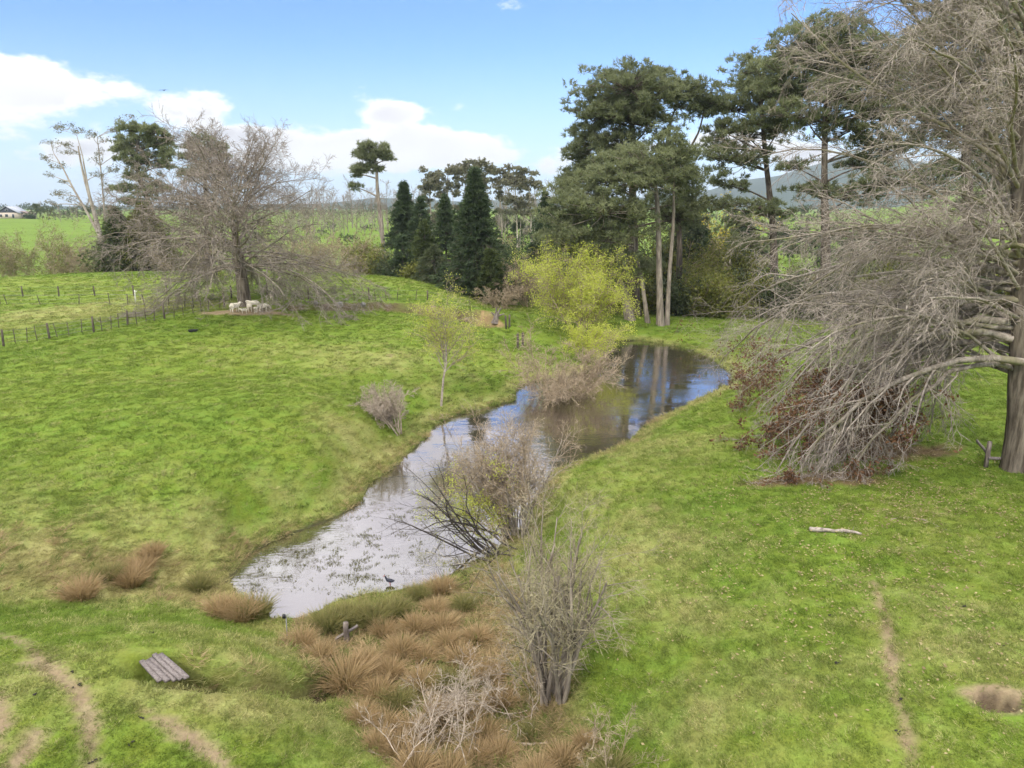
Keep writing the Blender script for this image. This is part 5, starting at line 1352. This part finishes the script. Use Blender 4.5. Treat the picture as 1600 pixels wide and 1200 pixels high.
def scatter(name, tuft_objs, pts, scl, cols, label, var):
    n = len(pts)
    me = bpy.data.meshes.new(name); me.vertices.add(n); me.vertices.foreach_set('co', np.asarray(pts, np.float32).ravel())
    def at_(nm, ty, key, v):
        q = me.attributes.new(nm, ty, 'POINT'); q.data.foreach_set(key, np.asarray(v).ravel())
    at_('scl', 'FLOAT_VECTOR', 'vector', np.asarray(scl, np.float32)); at_('rot', 'FLOAT_VECTOR', 'vector', np.stack([rng.normal(size=n) * .12, rng.normal(size=n) * .12, rng.random(n) * 6.28], 1).astype(np.float32))
    at_('var', 'INT', 'value', np.asarray(var, np.int32))
    q = me.attributes.new('gcol', 'FLOAT_COLOR', 'POINT'); q.data.foreach_set('color', np.c_[cols, np.ones(n)].astype(np.float32).ravel())
    o = add_obj(name, me)
    me.materials.append(gmat)
    ng = bpy.data.node_groups.new(name, 'GeometryNodeTree')
    ng.interface.new_socket('Geometry', in_out='INPUT', socket_type='NodeSocketGeometry'); ng.interface.new_socket('Geometry', in_out='OUTPUT', socket_type='NodeSocketGeometry')
    N = ng.nodes; Lk = ng.links
    gi, go_ = N.new('NodeGroupInput'), N.new('NodeGroupOutput')
    iop = N.new('GeometryNodeInstanceOnPoints'); jn = N.new('GeometryNodeJoinGeometry')
    for t in reversed(tuft_objs):
        oi = N.new('GeometryNodeObjectInfo'); oi.inputs['Object'].default_value = t; oi.inputs['As Instance'].default_value = True
        Lk.new(oi.outputs['Geometry'], jn.inputs[0])
    Lk.new(gi.outputs[0], iop.inputs['Points']); Lk.new(jn.outputs[0], iop.inputs['Instance']); iop.inputs['Pick Instance'].default_value = True
    def named(nm, ty):
        a = N.new('GeometryNodeInputNamedAttribute'); a.data_type = ty; a.inputs[0].default_value = nm
        return [s_ for s_ in a.outputs if s_.enabled and s_.name == 'Attribute'][0]
    Lk.new(named('var', 'INT'), iop.inputs['Instance Index'])
    er = N.new('FunctionNodeEulerToRotation'); Lk.new(named('rot', 'FLOAT_VECTOR'), er.inputs[0]); Lk.new(er.outputs[0], iop.inputs['Rotation'])
    Lk.new(named('scl', 'FLOAT_VECTOR'), iop.inputs['Scale'])
    Lk.new(iop.outputs[0], go_.inputs[0])
    md = o.modifiers.new('scatter', 'NODES'); md.node_group = ng
    return tag(o, label, 'grass', None, 'stuff')
def frustum_points(n, y0, y1, margin=2.0):
    # uniform in area over the wedge that the photograph shows
    y = np.sqrt(rng.random(n) * (y1 ** 2 - y0 ** 2) + y0 ** 2)
    k = 800 / FOC / math.cos(PITCH) * 1.02
    x = rng.uniform(-1, 1, n) * (y * k + margin)
    return x, y
tuftsG = [tuft_obj('grass_tuft', 46, .085, .17, .0055, .7), tuft_obj('grass_tuft', 46, .10, .19, .0055, .9), tuft_obj('grass_tuft', 40, .065, .19, .0065, 1.1), tuft_obj('grass_tuft', 50, .14, .16, .005, .9)]
PX, PY, SC = [], [], []
for y0, y1, dens_, s_ in ((8, 16, 80, .9), (16, 26, 52, 1.0), (26, 42, 26, 1.2), (42, 64, 10, 1.6), (64, 100, 3.4, 2.2)):
    ar = (y1 ** 2 - y0 ** 2) * .76
    x, y = frustum_points(int(ar * dens_), y0, y1)
    PX.append(x); PY.append(y); SC.append(np.full(len(x), s_))
x, y, s_ = np.concatenate(PX), np.concatenate(PY), np.concatenate(SC)
sd = poly_sd(x, y, POND); dry, lush, dirt, mud, lit = fields(x, y)[:5]
ddi, _, _ = line_sd(x, y, DITCH)
keep = (sd > .12) & (np.hypot(x - HOLE[0], y - HOLE[1]) > .5) & (ddi > .50) & (rng.random(len(x)) > dirt * 1.15) & (rng.random(len(x)) > lit * .75) & (rng.random(len(x)) < .45 + .55 * fbm(x, y, .55, 2, 808) * 1.5)
x, y, s_, dry, lush, sd = x[keep], y[keep], s_[keep], dry[keep], lush[keep], sd[keep]
z = height(x, y)
col = ground_colour(x, y) * rng.uniform(.74, 1.28, (len(x), 1)) * (.82 + .36 * fbm(x, y, .38, 3, 111))[:, None] * np.array([1.05, 1.05, 1.1])
straw = rng.random(len(x)) < np.clip(.02 + .42 * dry + (fbm(x, y, .5, 3, 222) - .5) * .8, .02, .75)
col[straw] = col[straw] * .35 + np.array([.50, .45, .20]) * .65 * rng.uniform(.7, 1.2, (int(straw.sum()), 1))
hgt_ = s_ * rng.uniform(.6, 1.15, len(x)) * (.75 + .7 * fbm(x, y, 1.2, 3, 909)) * (1 + .8 * np.exp(-(sd / .8) ** 2)) * (1 + .35 * dry)
var = np.where(rng.random(len(x)) < .12, 3, rng.integers(0, 3, len(x)))
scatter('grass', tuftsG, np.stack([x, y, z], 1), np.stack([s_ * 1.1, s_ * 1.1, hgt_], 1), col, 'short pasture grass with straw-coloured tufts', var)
print('grass', len(x))
# long dead grass lying in the swale, along the ditch and the water's edge
tuftsD = [tuft_obj('dead_grass_tuft', 60, .34, .22, .006, 1.2), tuft_obj('dead_grass_tuft', 60, .26, .24, .006, 1.7)]
x, y = frustum_points(90000, 8, 48)
sw = poly_sd(x, y, SWALE); dd, par, sdd = line_sd(x, y, DITCH); sd = poly_sd(x, y, POND)
dsp = gauss(x, y, DRYSPOTS[:5], None)
pr = (1 - sst(sw, -.5, .6)) * .40 + (1 - sst(np.abs(dd - .5), .05, .35)) * .6 * (par > .25) * (sdd > 0) + np.clip(dsp - .35, 0, 1) * .9 * fbm(x, y, .9, 3, 515) + (1 - sst(np.abs(sd - .35), .1, .45)) * .22
keep = (rng.random(len(x)) < pr) & (sd > .05)
x, y = x[keep], y[keep]; z = height(x, y); n = len(x)
c0 = np.where((rng.random(n) < .35)[:, None], np.array([[.15, .20, .04]]), np.array([[.40, .30, .16]])) * rng.uniform(.7, 1.2, (n, 1))
sw = poly_sd(x, y, SWALE)
c0 = np.where((sw > .6)[:, None] & (rng.random(n) < .5)[:, None], np.array([[.36, .33, .13]]), c0)
h_ = rng.uniform(.5, 1.15, n)
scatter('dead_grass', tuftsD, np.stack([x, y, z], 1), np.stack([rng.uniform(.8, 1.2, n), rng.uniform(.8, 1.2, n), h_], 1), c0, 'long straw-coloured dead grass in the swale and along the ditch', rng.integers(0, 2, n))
print('dead grass', n)
# fallen oak leaves on the right-hand lawn
c_ = np.array([gz(a, c) for a, c in [(1480, 780), (1300, 770), (1420, 730), (1550, 850), (1250, 830), (1100, 850), (1450, 900), (1560, 960), (1200, 960), (1350, 1000), (1330, 740)]])
w_ = np.array([3.2, 3, 3, 3, 3.2, 3.5, 3.2, 3, 2.6, 3, 2.2])
k_ = rng.choice(len(c_), 9000, p=np.array([22, 14, 14, 9, 8, 8, 8, 5, 4, 4, 14]) / 110)
q = c_[k_] + rng.normal(size=(9000, 2)) * w_[k_][:, None]
m_ = (poly_sd(q[:, 0], q[:, 1], POND) > .6) & (fbm(q[:, 0], q[:, 1], .8, 3, 606) > .44)
q = q[m_]
pos = np.c_[q, height(q[:, 0], q[:, 1]) + rng.uniform(.04, .09, len(q))]
g = Geo(); V, F_, T = leaves(pos, .085, flat=.8, asp=.6); g.add(V, [F_], T)
tag(g.obj('fallen_leaves', leaf_mat('fallen_leaves', (.23, .17, .085), (.42, .35, .17), .15)), 'scattered pale dead leaves on the lawn below the oak', 'leaves', None, 'stuff')
# weed and grass heads breaking the surface in the shallow end
WP = np.array([on_z(a, c, 0)[:2] for a, c in [(372, 905), (430, 858), (520, 822), (580, 790), (640, 800), (660, 850), (625, 905), (560, 915), (470, 905), (410, 918)]])
lo, hi = WP.min(0), WP.max(0)
q = rng.uniform(lo - 1.2, hi + 1.2, (60000, 2))
sdw = poly_sd(q[:, 0], q[:, 1], WP); nn = fbm(q[:, 0], q[:, 1], 1.4, 4, 707); nf = fbm(q[:, 0], q[:, 1], .3, 3, 708)
m_ = (rng.random(len(q)) < np.clip((nn - .36) * 1.3 + (nf - .55) * 2.2, 0, .8) * (1 - sst(sdw, -.6, 1.0))) & (poly_sd(q[:, 0], q[:, 1], POND) < -.1)
q = q[m_]
pos = np.c_[q, np.full(len(q), .012)]
g = Geo(); V, F_, T = tufts(pos, np.tile([0, 0, .5], (len(q), 1)), 3, .06, .011, 1.2); V[:, 2] = np.maximum(V[:, 2], .004); g.add(V, [F_], T)
V, F_, T = leaves(pos[::2] + np.array([.02, 0, .0]), .045, flat=.97, asp=.5); V[:, 2] = np.clip(V[:, 2], .004, .02); g.add(V, [F_], T)
tag(g.obj('pond_weed', leaf_mat('pond_weed', (.060, .052, .028), (.17, .17, .055), .2)), 'sparse green-brown weed breaking the surface of the shallow end', 'weed', None, 'stuff')
# dung and clods
ps = [(112, 1052), (55, 1087), (125, 1073), (222, 1125), (205, 1164), (150, 1192), (237, 990), (1508, 949), (1562, 1010), (1310, 1038), (1402, 1146), (1405, 1095), (1296, 963), (640, 566)]
g = Geo()
for a, c in ps:
    p = ground(a, c)
    for _ in range(4):
        o_ = p + np.array([rng.normal() * .04, rng.normal() * .04, .03]); r_ = rng.uniform(.014, .03)
        v = nrm(rng.normal(size=(12, 3)))
        V, F_ = cyl(o_ - np.array([r_, 0, 0]), o_ + np.array([r_, 0, .01]), r_ * .5, r_ * .7, 6, 3); g.add(V, F_)
tag(g.obj('dung', plain_mat('dung', (.035, .03, .024))), 'small dark dung clods dotted over the pasture', 'dung', None, 'stuff')

# ------------------------------------------------------------------ air
hm, b = new_mat('air')
pv = b.n('ShaderNodeVolumePrincipled'); pv.inputs['Color'].default_value = (.80, .90, 1.0, 1); pv.inputs['Density'].default_value = 1.4e-4; pv.inputs['Anisotropy'].default_value = .2
om = b.n('ShaderNodeOutputMaterial'); hm.node_tree.links.new(pv.outputs[0], om.inputs['Volume'])
ex = max(abs(gx[0]), gx[-1]) + 60
V, F_ = box((-ex, gy[0] - 60, float(Z.min()) - 22), (ex, gy[-1] + 60, max(float(Z.max()), max(v.co.z for v in bpy.data.objects['hills'].data.vertices)) + 12))
hzo = add_obj('haze', raw_mesh('haze', V, F_, False, None, [hm]))
tag(hzo, 'thin blue air over the far country', 'haze', None, 'stuff')
